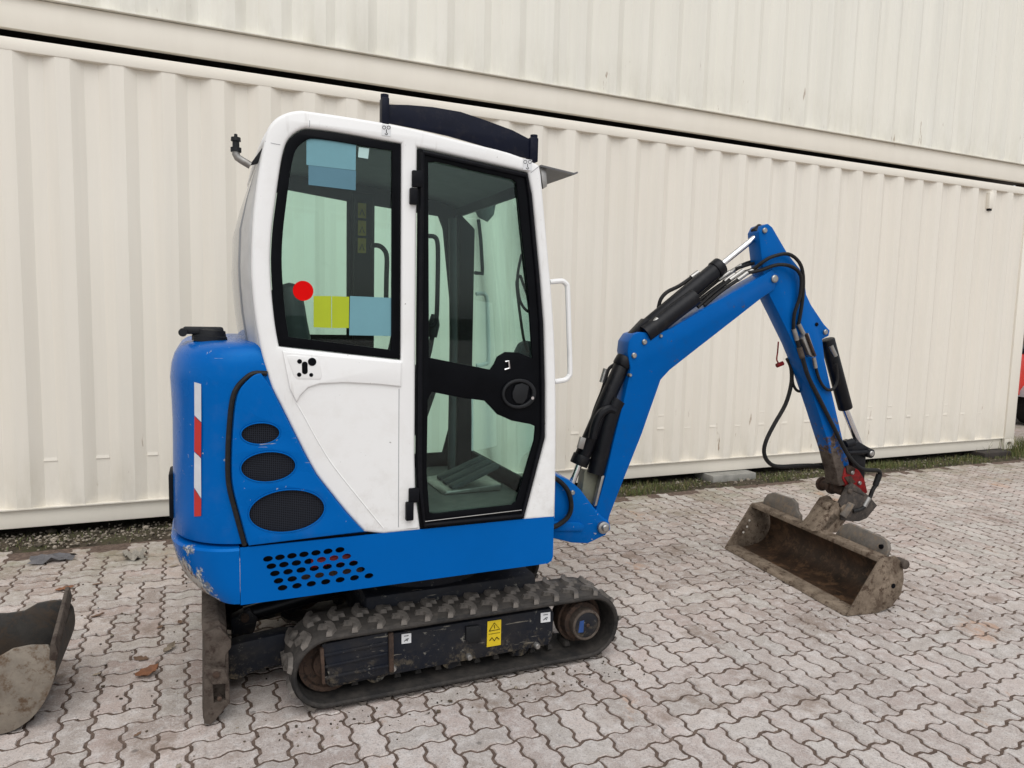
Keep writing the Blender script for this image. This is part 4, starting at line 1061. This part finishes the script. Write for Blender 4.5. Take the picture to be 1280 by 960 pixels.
for yy in (YN + .16, YF - .20):
    MB().prism([(.60, yy, .95), (.78, yy, .97), (.86, yy, 1.20), (.80, yy, 1.25), (.62, yy, 1.18)], (0, .10, 0)).build('control_console', PLASTIC, EX, bevel=.015)
    jl = MB().tube([(.80, yy + .05, 1.22), (.82, yy + .05, 1.30), (.83, yy + .05, 1.36)], .010).build('joystick', PLASTIC, EX)
    MB().rings([((.83, yy + .05, 1.35), .018), ((.835, yy + .05, 1.40), .024), ((.838, yy + .05, 1.44), .014)], 12).build('joystick_grip', PLASTIC, jl)
# pedals: three slatted treadles
for k, (px_, py_) in enumerate(((592, 598), (607, 601), (622, 606))):
    x = .99 + k * .055
    MB().prism([(.98 + .0 * k, 2.86 + k * .085, .675), (1.20, 2.86 + k * .085, .765), (1.195, 2.86 + k * .085, .785), (.975, 2.86 + k * .085, .70)], (0, .055, 0)).build('treadle', GREYIN, EX, bevel=.006)
MB().prism([(.93, 2.84, .672), (1.20, 2.84, .672), (1.20, 2.84, .70), (.95, 2.84, .685)], (0, .30, 0)).build('pedal_plate', STEEL, EX, bevel=.004)
# front pillar column and wiper drive on the far side
MB().prism([(1.16, YF - .14, .66), (1.235, YF - .14, .66), (1.235, YF - .14, 1.86), (1.155, YF - .14, 1.93)], (0, .085, 0)).build('far_front_pillar', BLACKM, EX, bevel=.008)
MB().tube([(1.125, YF - .16, .66), (1.125, YF - .16, 1.3), (1.11, YF - .16, 1.9)], .020, 12).build('heater_duct', GREYIN, EX)
MB().prism([(.652, YF - .10, 1.30), (.748, YF - .10, 1.30), (.738, YF - .10, 1.99), (.652, YF - .10, 1.99)], (0, .05, 0)).build('far_middle_pillar', BLACKM, EX, bevel=.006)
for k, z in enumerate((1.875, 1.795, 1.715)):
    q = MB().box(.668, .706, YF - .1025, YF - .1005, z, z + .068).build('instruction_label', plain('label_yellow', (.42, .32, .02), .5, 0, .3, 60), EX)
    MB().tube([(.676, YF - .1035, z + .012), (.687, YF - .1035, z + .04), (.698, YF - .1035, z + .012)], .0022, 5).build('label_mark', BLACKM, q)
# rear-view mirror and its arm beyond the windscreen, cables at the near pillar
mp = [W3(594, 253, YF + .02), W3(607, 248, YF + .02), W3(620, 252, YF + .02), W3(617, 268, YF + .02), W3(609, 277, YF + .02), W3(597, 271, YF + .02), W3(593, 262, YF + .02)]
mir = MB().prism(mp, (.01, .02, 0)).build('mirror', GREYIN, EX, bevel=.004)
MB().tube([W3(598, 274, YF + .03), W3(601, 300, YF + .03), W3(603, 335, YF + .03), W3(603, 342, YF + .03), W3(594, 341, YF + .01)], .010, 8).build('mirror_arm', PLASTIC, mir)
rail('door_pull', [(536, 295), (543, 296), (546.5, 302), (547.5, 320), (546.5, 380), (545, 400), (541, 407), (535, 408)], YN + .05, .0085, BLACKM)
rail('inner_handle', [(464, 307), (473, 307), (480, 312), (483.5, 322), (483, 350), (482, 420)], YN + .30, .0095, BLACKM)
rail('coiled_cable', [(652, 318), (647, 345), (649, 372), (656, 386), (664, 390), (663, 380), (653, 352), (650, 345), (646, 352), (647, 368), (651, 400), (655, 425), (660, 440)], YN + .06, .0055, HOSE)
cp = [W3(648, 440, YN + .10), W3(653, 430, YN + .10), W3(660, 426, YN + .10), W3(670, 428, YN + .10), W3(670, 450, YN + .10), W3(648, 448, YN + .10)]
MB().prism(cp, (0, .05, 0)).build('wiper_motor_cover', GREYIN, EX, bevel=.006)
MB().prism([W3(645, 228, YN + .06), W3(656, 230, YN + .06), W3(671, 340, YN + .06), W3(677, 440, YN + .06), W3(669, 445, YN + .06), W3(655, 330, YN + .06)], (0, .02, 0)).build('near_pillar_lining', BLACKM, EX, bevel=.004)

# ---------------- swing bracket, boom, stick
def arm_prism(name, px, t_near, t_far, mat, parent=EX, bevel=.006, smoothn=0, seg=2):
    q = AL(px, t_near)
    if smoothn: q = smooth_closed(q, smoothn)
    m = MB(); m.prism([AM(s, z, t_near) for s, z in q], AN * (t_far - t_near))
    return m.build(name, mat, parent, bevel=bevel, seg=seg)
def arm_tube(name, px, t, r, mat, parent=EX, sm=4, n=10):
    P = [(x, y, (q[0] if q else t)) for x, y, *q in px]
    P3 = [tuple(A3(x, y, tt)) for x, y, tt in P]
    return MB().tube(smooth_closed(P3, sm, closed=False), r, n).build(name, mat, parent)
def arm_cyl(name, a, b, t, r0, mat, parent=EX, r1=None, n=22, bevel=.0): return MB().cyl(A3(*a, t), A3(*b, t), r0, r1, n).build(name, mat, parent, bevel=bevel)
def pin(name, q, t, r, mat, parent=EX, length=.03, n=16):
    p = A3(*q, t); return MB().rings([(p - AN * length, r), (p, r), (p + AN * .004, r * .72)], n).build(name, mat, parent)
# swing bracket casting
br = [(690, 600), (698, 594), (712, 600), (726, 612), (741, 632), (752, 645), (762, 652), (764, 662), (756, 670), (735, 680), (715, 679), (690, 673)]
bracket = arm_prism('swing_bracket', br, .070, -.085, BLUE, bevel=.010)
arm_prism('bracket_web', [(690, 652), (724, 653), (731, 657), (729, 664), (690, 664)], .082, .068, BLUE, bracket, bevel=.005)
MB().rings([(Vector((1.36, 3.06, .40)), .11), (Vector((1.36, 3.06, .64)), .11)], 28).build('swing_post', BLUE, EX, bevel=.01)
MB().box(1.27, 1.40, 2.96, 3.16, .42, .47).build('swing_lug', BLUE, EX, bevel=.01); MB().box(1.27, 1.40, 2.96, 3.16, .57, .62).build('swing_lug', BLUE, EX, bevel=.01)
pin('foot_pin_washer', (755, 660), .088, .030, STEEL, bracket, .025, 24); pin('foot_pin', (757, 660.5), .106, .017, STEEL, bracket, .03, 12)
pin('bracket_bolt', (716, 616), .078, .012, STEEL, bracket)
# boom box
bm_px = [(762, 645), (775.5, 610), (787.5, 580), (802.5, 542.5), (812, 515), (820, 492.5), (826, 475), (837.5, 462.5), (870, 437), (917.5, 400), (952.5, 372.5), (968, 362), (972, 348), (966, 336), (955, 344), (900, 375), (840, 410), (827.5, 415), (817.5, 416.5), (800, 415), (792.5, 417.5), (786, 427), (784.5, 440), (788, 460), (785, 478), (777.5, 510), (767.5, 550), (756, 600), (744, 640), (748, 668), (757, 670)]
boom = arm_prism('boom', bm_px, .062, -.062, BLUE_ARM, bevel=.005)
for q, r in (((806, 427.5), .014), ((793, 444.5), .014), ((788, 469), .009), ((826.5, 420), .009)): pin('boom_pin', q, .068, r, STEEL, boom, .02, 14)
MB().prism([A3(x, y, .02) for x, y in ((731, 588), (752, 594), (743, 634), (727, 620))], -AN * .07).build('boom_back_plate', LIT_OLIVE, boom, bevel=.003)  # light on the boom's rear face is put into this olive colour
arm_prism('boom_edge_strip', [(752.5, 594), (755.5, 595), (746, 632), (743, 633)], .064, .03, STEEL, boom, bevel=.001)
# far lug of the boom bend
arm_prism('boom_lug', [(800, 416), (790, 417.5), (783, 427), (782, 442), (790, 455), (806, 440)], -.055, -.078, BLUE_ARM, boom, bevel=.004)
# lift cylinder
arm_cyl('lift_rod', (714, 606), (727, 572), .01, .017, CHROME)
lift = arm_cyl('lift_cylinder', (724, 579), (779, 453), .01, .040, HYD, bevel=.006)
arm_cyl('cylinder_gland', (723, 581), (728, 569), .01, .046, HYD, lift, bevel=.004)
arm_cyl('cylinder_eye', (783, 447), (776, 459), .01, .048, HYD, lift, bevel=.01)
arm_prism('lift_fitting', [(726, 546), (733, 548), (729, 562), (722, 560)], .062, .045, STEEL, lift, bevel=.003)
arm_tube('lift_hose', [(775, 452), (762, 460), (757, 474), (752, 490), (744, 510), (738, 530)], -.04, .0085, HOSE, lift)
arm_cyl('hose_coupling', (757, 461), (752, 478), -.04, .013, STEEL, lift)
gd = arm_tube('hose_sleeve', [(772, 500), (765, 513), (757, 540), (750, 570), (744, 592)], .028, .044, HYD, sm=3, n=20)
arm_tube('sleeve_bend', [(740, 548), (744, 530), (750, 518), (760, 511), (768, 514)], .055, .022, HYD, gd)
arm_tube('bracket_hose', [(690, 596), (700, 602), (710, 614), (714, 632), (710, 646), (698, 656), (688, 660)], .095, .012, HOSE, EX)
arm_tube('bracket_hose', [(690, 610), (702, 600), (712, 606), (717, 620), (716, 634)], .06, .010, HOSE, EX)
# stick
st_px = [(949.5, 300), (949, 290), (953, 282), (960, 279.5), (965.5, 284), (985, 317.5), (1000, 336), (1006, 352), (1008, 368), (1014, 381), (1030, 405), (1037.5, 413), (1036, 420), (1028, 424), (1031, 450), (1040, 491), (1055, 556), (1063, 585), (1058, 600), (1048, 600), (1042, 575), (1022, 512), (1005, 462), (992, 430), (975, 395), (962, 369), (956, 352), (953, 330)]
stick = arm_prism('stick', st_px, .050, -.050, BLUE_ARM, bevel=.004)
pin('stick_pivot_pin', (969, 348.5), .070, .020, STEEL, stick, .05, 18)
pin('stick_pivot_collar', (968, 348.5), .056, .032, BLUE_ARM, stick, .02, 22)
pin('ear_pin', (956.5, 288), .058, .014, STEEL, stick, .02, 14)
pin('ear_pin', (1032.5, 415), .058, .014, STEEL, stick, .02, 14)
pin('stick_hole', (1021, 405.5), .0515, .011, BLACK, stick, .004, 14)
# far ear of the stick top (the rod eye sits between)
arm_cyl('rod_eye', (944, 292), (951.5, 286), 0, .030, HYD)
arm_prism('stick_far_ear', [(955, 297), (952, 287), (957, 281), (965, 284), (980, 314), (968, 330), (958, 330)], -.048, -.072, BLUE_ARM, stick, bevel=.004)
# stick (dipper) cylinder on top of the boom
arm_cyl('dipper_rod', (894, 337), (946, 295), 0, .016, CHROME)
dip = arm_cyl('dipper_cylinder', (806, 411), (899, 333.5), 0, .043, HYD, bevel=.006)
arm_cyl('cylinder_gland', (893, 338.5), (901, 332), 0, .048, HYD, dip, bevel=.004)
arm_tube('hose_sleeve', [(806, 418), (825, 404), (848, 386), (868, 371)], .035, .045, HYD, EX, sm=3, n=20)
arm_prism('cylinder_base', [(789, 418), (808, 398), (822, 402), (812, 414), (800, 420)], .03, -.03, HYD, dip, bevel=.006)
arm_tube('dipper_hose', [(823, 385), (826, 374), (834, 365), (848, 358), (860, 350), (868, 344)], -.045, .010, HOSE, dip)
arm_cyl('hose_coupling', (864, 347), (873, 340.5), -.045, .014, STEEL, dip)
arm_cyl('hose_coupling', (813, 408), (822, 399), .05, .015, STEEL, dip)
for k, (a, b, tt) in enumerate((((898, 350), (912, 340), -.02), ((905, 352), (918, 343), .0), ((912, 350), (929, 338), .02), ((922, 350), (934, 341), .035), ((931, 343), (946, 335), .03), ((907, 345), (926, 332), -.045))):
    arm_cyl('hose_coupling', a, b, tt, .0115, STEEL, stick)
for k, (a, b, tt) in enumerate((((850, 392), (898, 350), -.02), ((862, 386), (906, 352), .0), ((872, 384), (913, 350), .02), ((880, 382), (922, 350), .035))):
    arm_tube('boom_hose', [a, ((a[0] + b[0]) / 2, (a[1] + b[1]) / 2 - 1.5), b], tt, .0095, HOSE, EX)
arm_tube('cross_hose', [(912, 340), (930, 330), (946, 325), (960, 322)], -.055, .0085, HOSE, EX); arm_tube('cross_hose', [(920, 336), (935, 331), (950, 327), (962, 324)], -.02, .0085, HOSE, EX)
# hoses arching over the stick
arm_tube('arch_hose', [(918, 343, .0), (940, 337, .03), (953, 328, .06), (965, 321, .075), (985, 317.5, .08), (999, 328, .08), (1004, 346, .08), (1003, 375, .075), (998, 407, .062)], .05, .0095, HOSE, EX)
arm_tube('arch_hose', [(934, 341, .035), (950, 338, .05), (972, 331, .08), (990, 333.5, .085), (1001, 345, .085), (1000, 370, .08), (993, 392, .07), (992, 412, .062)], .05, .0095, HOSE, EX)
arm_cyl('hose_coupling', (992, 411), (996.5, 425), .062, .0125, STEEL, stick); arm_cyl('hose_coupling', (998, 405), (1004, 417), .062, .0125, STEEL, stick)
arm_tube('stick_hose', [(996.5, 425, .062), (1002, 443, .064), (1010, 470, .064), (1022, 494, .064), (1039, 528, .068), (1055, 560, .075), (1064, 574, .085), (1074, 584, .09), (1083, 587.5, .09), (1097, 588, .085), (1100, 594, .08), (1096, 604, .08), (1091, 612, .08), (1088, 620, .08), (1084, 628, .085), (1077, 636, .09), (1066, 639, .09)], .06, .0115, HOSE, EX)
arm_cyl('hose_coupling', (1099, 593), (1094, 607), .08, .016, HOSE, stick); arm_cyl('hose_coupling', (1086, 622), (1080, 633), .086, .0145, STEEL, stick)
arm_cyl('hose_coupling', (999, 434), (1003, 447), .064, .0145, BLADE, stick)
vb = arm_prism('valve_block', [(1006, 418), (1011, 416), (1020, 442), (1017, 447), (1012, 444), (1004, 424)], .092, .05, STEEL, stick, bevel=.004)
arm_tube('valve_lever', [(1008, 417), (1013, 430), (1019, 445)], .10, .0075, RUST, vb)
arm_cyl('hose_coupling', (1017, 447), (1019.5, 460), .07, .011, STEEL, stick)
arm_tube('loop_hose', [(1019.5, 459), (1024, 474), (1031, 485), (1038, 487.5), (1044, 483), (1047, 472), (1045, 455)], .065, .0085, HOSE, EX)
# bucket cylinder in front of the stick
arm_cyl('bucket_rod', (1053, 503), (1074, 556), 0, .019, CHROME)
bc = arm_cyl('bucket_cylinder', (1034, 424), (1057, 511), 0, .039, HYD, bevel=.006)
arm_cyl('hose_coupling', (1038, 432), (1044, 445), .03, .014, STEEL, bc)
# left trailing hose and red safety pin
arm_tube('trailing_hose', [(984, 448), (989, 460), (989, 480), (982, 505), (968, 530), (958, 550), (955, 565), (960, 577), (972, 583), (1000, 582), (1018, 582), (1033, 586), (1044, 592)], -.055, .0115, HOSE, EX)
arm_tube('trailing_hose', [(990, 470), (992, 482), (998, 489), (1008, 488)], -.055, .008, HOSE, EX)
sp_ = arm_tube('pin_lanyard', [(973, 427), (972, 440), (971, 450), (975, 456)], -.05, .004, RED, EX)
arm_cyl('safety_pin', (971, 457), (978.5, 454), -.05, .012, RED, sp_)
# linkage at the stick foot
arm_prism('stick_tip', [(1037, 556), (1046, 562), (1058, 588), (1059, 606), (1048, 608), (1046, 592)], .052, -.052, BLADE, bevel=.006)
arm_cyl('tip_collar', (1022, 560), (1040, 556), .0, .030, BLADE, stick) if False else None
link = arm_prism('bucket_link', [(1058, 560), (1064, 555), (1074, 552), (1084, 558), (1092, 562), (1093, 571), (1086, 572), (1078, 569), (1062, 568)], .040, -.060, HYD, bevel=.006)
pin('link_pin', (1089, 567), .062, .026, HYD, link, .12, 18); pin('link_pin_end', (1090, 567), .068, .016, STEEL, link, .01, 14)
arm_cyl('link_bar', (1060, 566), (1086, 565), .05, .012, HYD, link)
arm_prism('lower_link', [(1064, 566), (1083, 568), (1081, 600), (1068, 604)], .034, -.034, HYD, bevel=.006)
arm_cyl('knuckle', (1056, 556), (1066, 553), .02, .024, HYD, link)
# quick coupler
cb = arm_prism('quick_coupler', [(1056, 585), (1064, 582), (1074, 588), (1081, 599), (1085, 616), (1078, 620), (1058, 608), (1053, 598)], .058, -.058, RED, bevel=.006)
for q in ((1066, 591), (1075, 604)): pin('coupler_bolt', q, .066, .012, STEEL, cb, .02, 12)
arm_prism('coupler_rib', [(1056, 597), (1064, 595), (1070, 603), (1062, 606)], .064, .05, RUST, cb, bevel=.003)
pcen = A3(1040, 606, 0)
MB().rings([(A3(1056, 614, .03), .030), (A3(1056, 614, .03) - AN * .20 , .030)], 18).build('coupler_tube', RUST, cb, bevel=.004)
for tt in (-.09, -.17): MB().rings([(A3(1056, 614, .03) + AN * tt, .042), (A3(1056, 614, .03) + AN * (tt - .02), .042)], 18).build('tube_collar', RUST, cb, bevel=.004)
arm_prism('coupler_claw', [(1050, 630), (1062, 607), (1071, 609), (1087, 620), (1097, 632), (1084, 648), (1074, 652), (1066, 652), (1051, 650), (1053, 640)], .088, .060, CLAW, cb, bevel=.005)
arm_prism('coupler_claw', [(1050, 630), (1062, 607), (1071, 609), (1087, 620), (1097, 632), (1084, 648), (1074, 652), (1066, 652), (1051, 650), (1053, 640)], -.06, -.088, CLAW, cb, bevel=.005)
pin('claw_pin', (1063, 614), .096, .015, BLADE, cb, .02, 14)
arm_prism('coupler_cover', [(1058, 583), (1064, 582), (1070, 586), (1066, 594), (1059, 592)], .066, .05, RUST, cb, bevel=.003)
arm_prism('coupler_hook', [(1060, 611), (1066, 604), (1076, 611), (1082, 620), (1072, 616)], .092, .07, CLAW, cb, bevel=.003)
arm_prism('coupler_latch', [(1052, 644), (1063, 628), (1069, 631), (1058, 648)], .105, .086, BUCKET_TOP, cb, bevel=.003)

# ---------------- grading bucket
BN = Vector((2.900, 2.440, 0)); BFV = Vector((3.022, 3.470, 0))
bw = (BFV - BN); BWID = bw.length; bw.normalize(); bf = Vector((bw.y, -bw.x, 0))          # bw across, bf forward (away from the opening)
def BK(f, w, z): return BN + bf * f + bw * w + Vector((0, 0, z))
# section of the shell: lip on the ground, curved back, folded top lip
shell_sec = [(0.0, .008), (.09, .006), (.19, .012), (.262, .040), (.306, .095), (.315, .160), (.296, .220), (.255, .262), (.205, .276)]
shell_sec = smooth_closed(shell_sec, 2, closed=False)
def sheet(name, sec, th, mat, parent, w0, w1):
    P = [Vector(s) for s in sec]; out = []
    for i, p in enumerate(P):
        t = (P[min(i + 1, len(P) - 1)] - P[max(i - 1, 0)]).normalized(); n = Vector((-t.y, t.x)); out.append(p + n * th)
    loop = [BK(p.x, w0, p.y) for p in P] + [BK(p.x, w0, p.y) for p in reversed(out)]
    m = MB(); m.grid([loop, [q + bw * (w1 - w0) for q in loop]], close=True, caps=True)
    return m.build(name, mat, parent, ang=30)
bucket = sheet('bucket', shell_sec, .004, BUCKET_IN, EX, .012, BWID - .012)
outer = [(f + (f - .15) * .02, z) for f, z in shell_sec]
sheet('bucket_back', [(f + .005 * (1 if f > .1 else 0), z - (.003 if z < .05 else -.006 if z > .25 else 0)) for f, z in shell_sec], -.004, BUCKET_OUT, bucket, .012, BWID - .012)
lipm = MB().prism([BK(-.012, 0, .002), BK(.085, 0, .010), BK(.085, 0, .022), BK(.0, 0, .018)], bw * BWID).build('cutting_edge', BUCKET_OUT, bucket, bevel=.002)
MB().prism([BK(.168, 0, .262), BK(.206, 0, .256), BK(.232, 0, .272), BK(.226, 0, .292), BK(.176, 0, .286)], bw * BWID).build('top_lip', BUCKET_OUT, bucket, bevel=.004)
cheek = [(-.004, .004), (.17, .000), (.266, .022), (.322, .085), (.334, .160), (.318, .250), (.268, .290), (.178, .284)]
for w0, tag_ in ((-.012, 'near'), (BWID, 'far')):
    MB().prism([BK(f, w0, z) for f, z in cheek], bw * .012).build('side_cheek', BUCKET_OUT, bucket, bevel=.003)
ck = W3(1117, 733, 2.42)
for (f, z, r) in ((.268, .135, .013),):
    p = BK(f, -.0135, z); MB().cyl(p, p + bw * .003, r, None, 14).build('cheek_hole', BLACK, bucket)
# round boss at the upper back corner of the near cheek
MB().rings([(BK(.322, -.03, .245), .024), (BK(.322, .03, .245), .024)], 14).build('side_boss', BLADE, bucket, bevel=.006)
# plates standing on the back of the bucket
def wing(name, pts, f0_, th, mat): return MB().prism([BK(f0_ + (z - .28) * .25, w, z) for w, z in pts], bf * th).build(name, mat, bucket, bevel=.004)
wing('back_plate', [(.015, .275), (.015, .322), (.035, .350), (.075, .360), (.30, .368), (.345, .345), (.37, .29), (.375, .275)], .235, .022, BUCKET_TOP)
wing('back_plate', [(.66, .275), (.67, .305), (.705, .322), (.73, .362), (.77, .378), (.95, .372), (.995, .352), (1.015, .315), (1.015, .275)], .235, .022, BUCKET_TOP)
p = BK(.245, .012, .330)
MB().cyl(BK(.270, .055, .318) - bf * .035, BK(.270, .055, .318) - bf * .022, .012, None, 14).build('plate_hole', BLACK, bucket)
for w in (.43, .545):
    MB().prism([BK(f, w, z) for f, z in ((.19, .275), (.30, .27), (.36, .34), (.37, .42), (.34, .45), (.29, .44), (.23, .36))], bw * .03).build('bucket_ear', BUCKET_OUT, bucket, bevel=.005)
MB().rings([(BK(.33, .415, .41), .025), (BK(.33, .59, .41), .025)], 16).build('ear_pin', BUCKET_OUT, bucket, bevel=.005)
MB().prism([BK(f, .43, z) for f, z in ((.14, .285), (.24, .28), (.32, .36), (.27, .40), (.20, .345))], bw * .13).build('ear_gusset', BUCKET_OUT, bucket, bevel=.012)
pp = A3(1037, 634, .03); MB().rings([(pp - AN * .03, .026), (pp, .026), (pp + AN * .006, .018)], 18).build('ear_boss', BUCKET_OUT, bucket)
for k, (f, z) in enumerate(((.14, .175), (.125, .135), (.10, .10))):
    p = BK(f + .02, BWID - .003, z); MB().cyl(p, p - bw * .002, .007, None, 10).build('drain_hole', CREAM, bucket)

# ================================================================== LOOSE DIGGING BUCKET
LB = thing('digging_bucket', 'loose grey steel digging bucket lying on the paving at the left edge', 'bucket', (-.72, 2.95, 0))
YB0, YB1 = 2.745, 3.13
sec = [(-.484, .262), (-.480, .205), (-.492, .15), (-.525, .08), (-.57, .032), (-.625, .008), (-.72, .008), (-.82, .03), (-.90, .09), (-.94, .17), (-.945, .26)]
secs = smooth_closed(sec, 3, closed=False)
m = MB(); P = [Vector(s) for s in secs]; out = []
for i, p in enumerate(P):
    t = (P[min(i + 1, len(P) - 1)] - P[max(i - 1, 0)]).normalized(); n = Vector((t.y, -t.x)); out.append(p + n * .010)
loop = [(p.x, YB0, p.y) for p in P] + [(p.x, YB0, p.y) for p in reversed(out)]
m.grid([loop, [(x, YB1, z) for x, y, z in loop]], close=True, caps=True)
lsh = m.build('bucket_shell', LOOSE_IN, LB, ang=30)
cheek = [(x, z) for x, z in secs] + [(-.90, .30), (-.70, .27), (-.645, .272), (-.60, .296), (-.55, .300), (-.50, .292)]
MB().prism([(x, YB0 - .014, z) for x, z in cheek], (0, .014, 0)).build('bucket_cheek', LOOSE, LB, bevel=.003)
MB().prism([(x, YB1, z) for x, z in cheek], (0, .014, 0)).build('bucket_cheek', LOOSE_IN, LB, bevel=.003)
MB().prism([(-.497, YB0 - .018, .24), (-.475, YB0 - .018, .235), (-.470, YB0 - .018, .262), (-.478, YB0 - .018, .30), (-.492, YB0 - .018, .30)], (-.018, YB1 - YB0 + .036, .045)).build('bucket_lip', BLADE, LB, bevel=.004)
for yy in (2.86, 3.0):
    MB().prism([(-.93, yy, .10), (-1.06, yy, .16), (-1.09, yy, .26), (-1.02, yy, .30), (-.94, yy, .26)], (0, .025, 0)).build('bucket_ear', LOOSE, LB, bevel=.004)

# ------------------------------------------------------------------ dead leaves and litter
def leaf(name, px, py, L, Wd, ang, mat, label, curl=.25, seed=0, cat='leaf'):
    rr = random.Random(seed); c = G(px, py, .003); rows = []
    n = 9
    for i in range(n):
        t = i / (n - 1); w = Wd * (math.sin(math.pi * min(1, t * .96 + .04)) ** .7) * (1 + .25 * math.sin(t * 17 + seed)) * .5 + .001
        row = []
        for k, s in enumerate((-1, -.5, 0, .5, 1)):
            x = (t - .5) * L; y = s * w
            z = .002 + curl * L * (abs(s) ** 1.6) * .5 * (.4 + .6 * t) + curl * L * .55 * (abs(t - .45) ** 1.5) + rr.uniform(0, .05) * L
            row.append((c.x + x * math.cos(ang) - y * math.sin(ang), c.y + x * math.sin(ang) + y * math.cos(ang), z))
        rows.append(row)
    m = MB(); m.grid(rows); return tag(m.build(name, mat, None, origin=(c.x, c.y, 0), ang=60), label, cat, 'dead leaves on the paving')
GL = None
leaf('dead_leaf', 184, 843, .085, .065, .4, LEAF1, 'curled orange brown dead leaf on the damp stain beside the loose bucket', .45, 1)
leaf('dead_leaf', 176, 824, .065, .036, 2.6, LEAF2, 'flat reddish brown leaf just behind the orange curled leaf', .15, 2)
leaf('dead_leaf', 212, 812, .075, .03, 1.0, LEAF3, 'pale folded leaf between the orange leaf and the dozer blade', .4, 3)
leaf('dead_leaf', 81, 736, .085, .045, .2, LEAF1, 'orange brown leaf lying just behind the lip of the loose bucket', .12, 4)
leaf('dead_leaf', 122, 770, .06, .016, .5, LEAF2, 'dark narrow twig-like leaf right of the loose bucket lip', .2, 5)
leaf('dead_leaf', 122, 730, .05, .018, .1, LEAF2, 'small dark leaf in a joint behind the orange leaf', .1, 6)
leaf('dead_leaf', 121, 843, .03, .014, .3, LEAF3, 'tiny pale leaf left of the orange curled leaf', .2, 8)
leaf('dead_leaf', 172, 918, .03, .012, .8, LEAF2, 'small dark leaf on the paving near the bottom left corner', .15, 9)
leaf('dead_leaf', 225, 778, .035, .018, 1.8, LEAF2, 'small brown leaf close behind the dozer blade', .25, 10)
leaf('dead_leaf', 200, 784, .03, .018, .8, LEAF2, 'small brown leaf a little left of the dozer blade', .2, 12)
leaf('dead_leaf', 217, 708, .05, .018, .1, LEAF3, 'thin dry leaf by the blue rear corner of the excavator', .2, 13)
def crumple(name, px, py, L, Wd, H, mat, label, seed, cat):
    rr = random.Random(seed); c = G(px, py, 0); rows = []
    for i in range(7):
        row = []
        for k in range(7):
            x = (i / 6 - .5) * L * (1 + rr.uniform(-.25, .25)); y = (k / 6 - .5) * Wd * (1 + rr.uniform(-.35, .35))
            row.append((c.x + x, c.y + y, .003 + H * rr.random() ** 1.5))
        rows.append(row)
    m = MB(); m.grid(rows); return tag(m.build(name, mat, None, origin=(c.x, c.y, 0), ang=15), label, cat)
crumple('paper_scrap', 169, 698, .11, .09, .05, PAPER, 'crumpled off white scrap of paper at the edge of the paving', 4, 'litter')
crumple('plastic_scrap', 66, 701, .20, .09, .035, PAPERB, 'crumpled grey plastic scrap at the paving edge on the left', 6, 'litter')
# loose crumbs of soil and grit dropped on the paving
cr = MB(); rc = random.Random(31)
for n_ in range(420):
    k = rc.random()
    if k < .40: x, y = rc.gauss(-.15, .28), rc.gauss(3.35, .55)
    elif k < .75: x, y = rc.uniform(.2, 1.7), 2.46 - abs(rc.gauss(0, .10))
    else: x, y = rc.gauss(3.0, .25), rc.uniform(2.3, 3.5)
    r = rc.uniform(.0018, .0050) * (1.8 if rc.random() < .05 else 1); a = rc.uniform(0, 6.28); ca, sa = math.cos(a), math.sin(a)
    sx, sy, sz = r * rc.uniform(.8, 1.6), r * rc.uniform(.6, 1.1), r * rc.uniform(.4, .8)
    cr.add([(x + ca * p[0] * sx - sa * p[1] * sy, y + sa * p[0] * sx + ca * p[1] * sy, .0008 + sz * .7 + p[2] * sz) for p in ico], icf)
me = bpy.data.meshes.new('soil_crumbs'); me.from_pydata(cr.v, [], cr.f); me.update()
o = finish('soil_crumbs', me, m_island('soil_crumbs', (.035, .028, .020), (.10, .075, .052), (.26, .22, .17))); o['kind'] = 'stuff'; tag(o, 'crumbs of soil and grit scattered on the paving round the machine', 'soil')
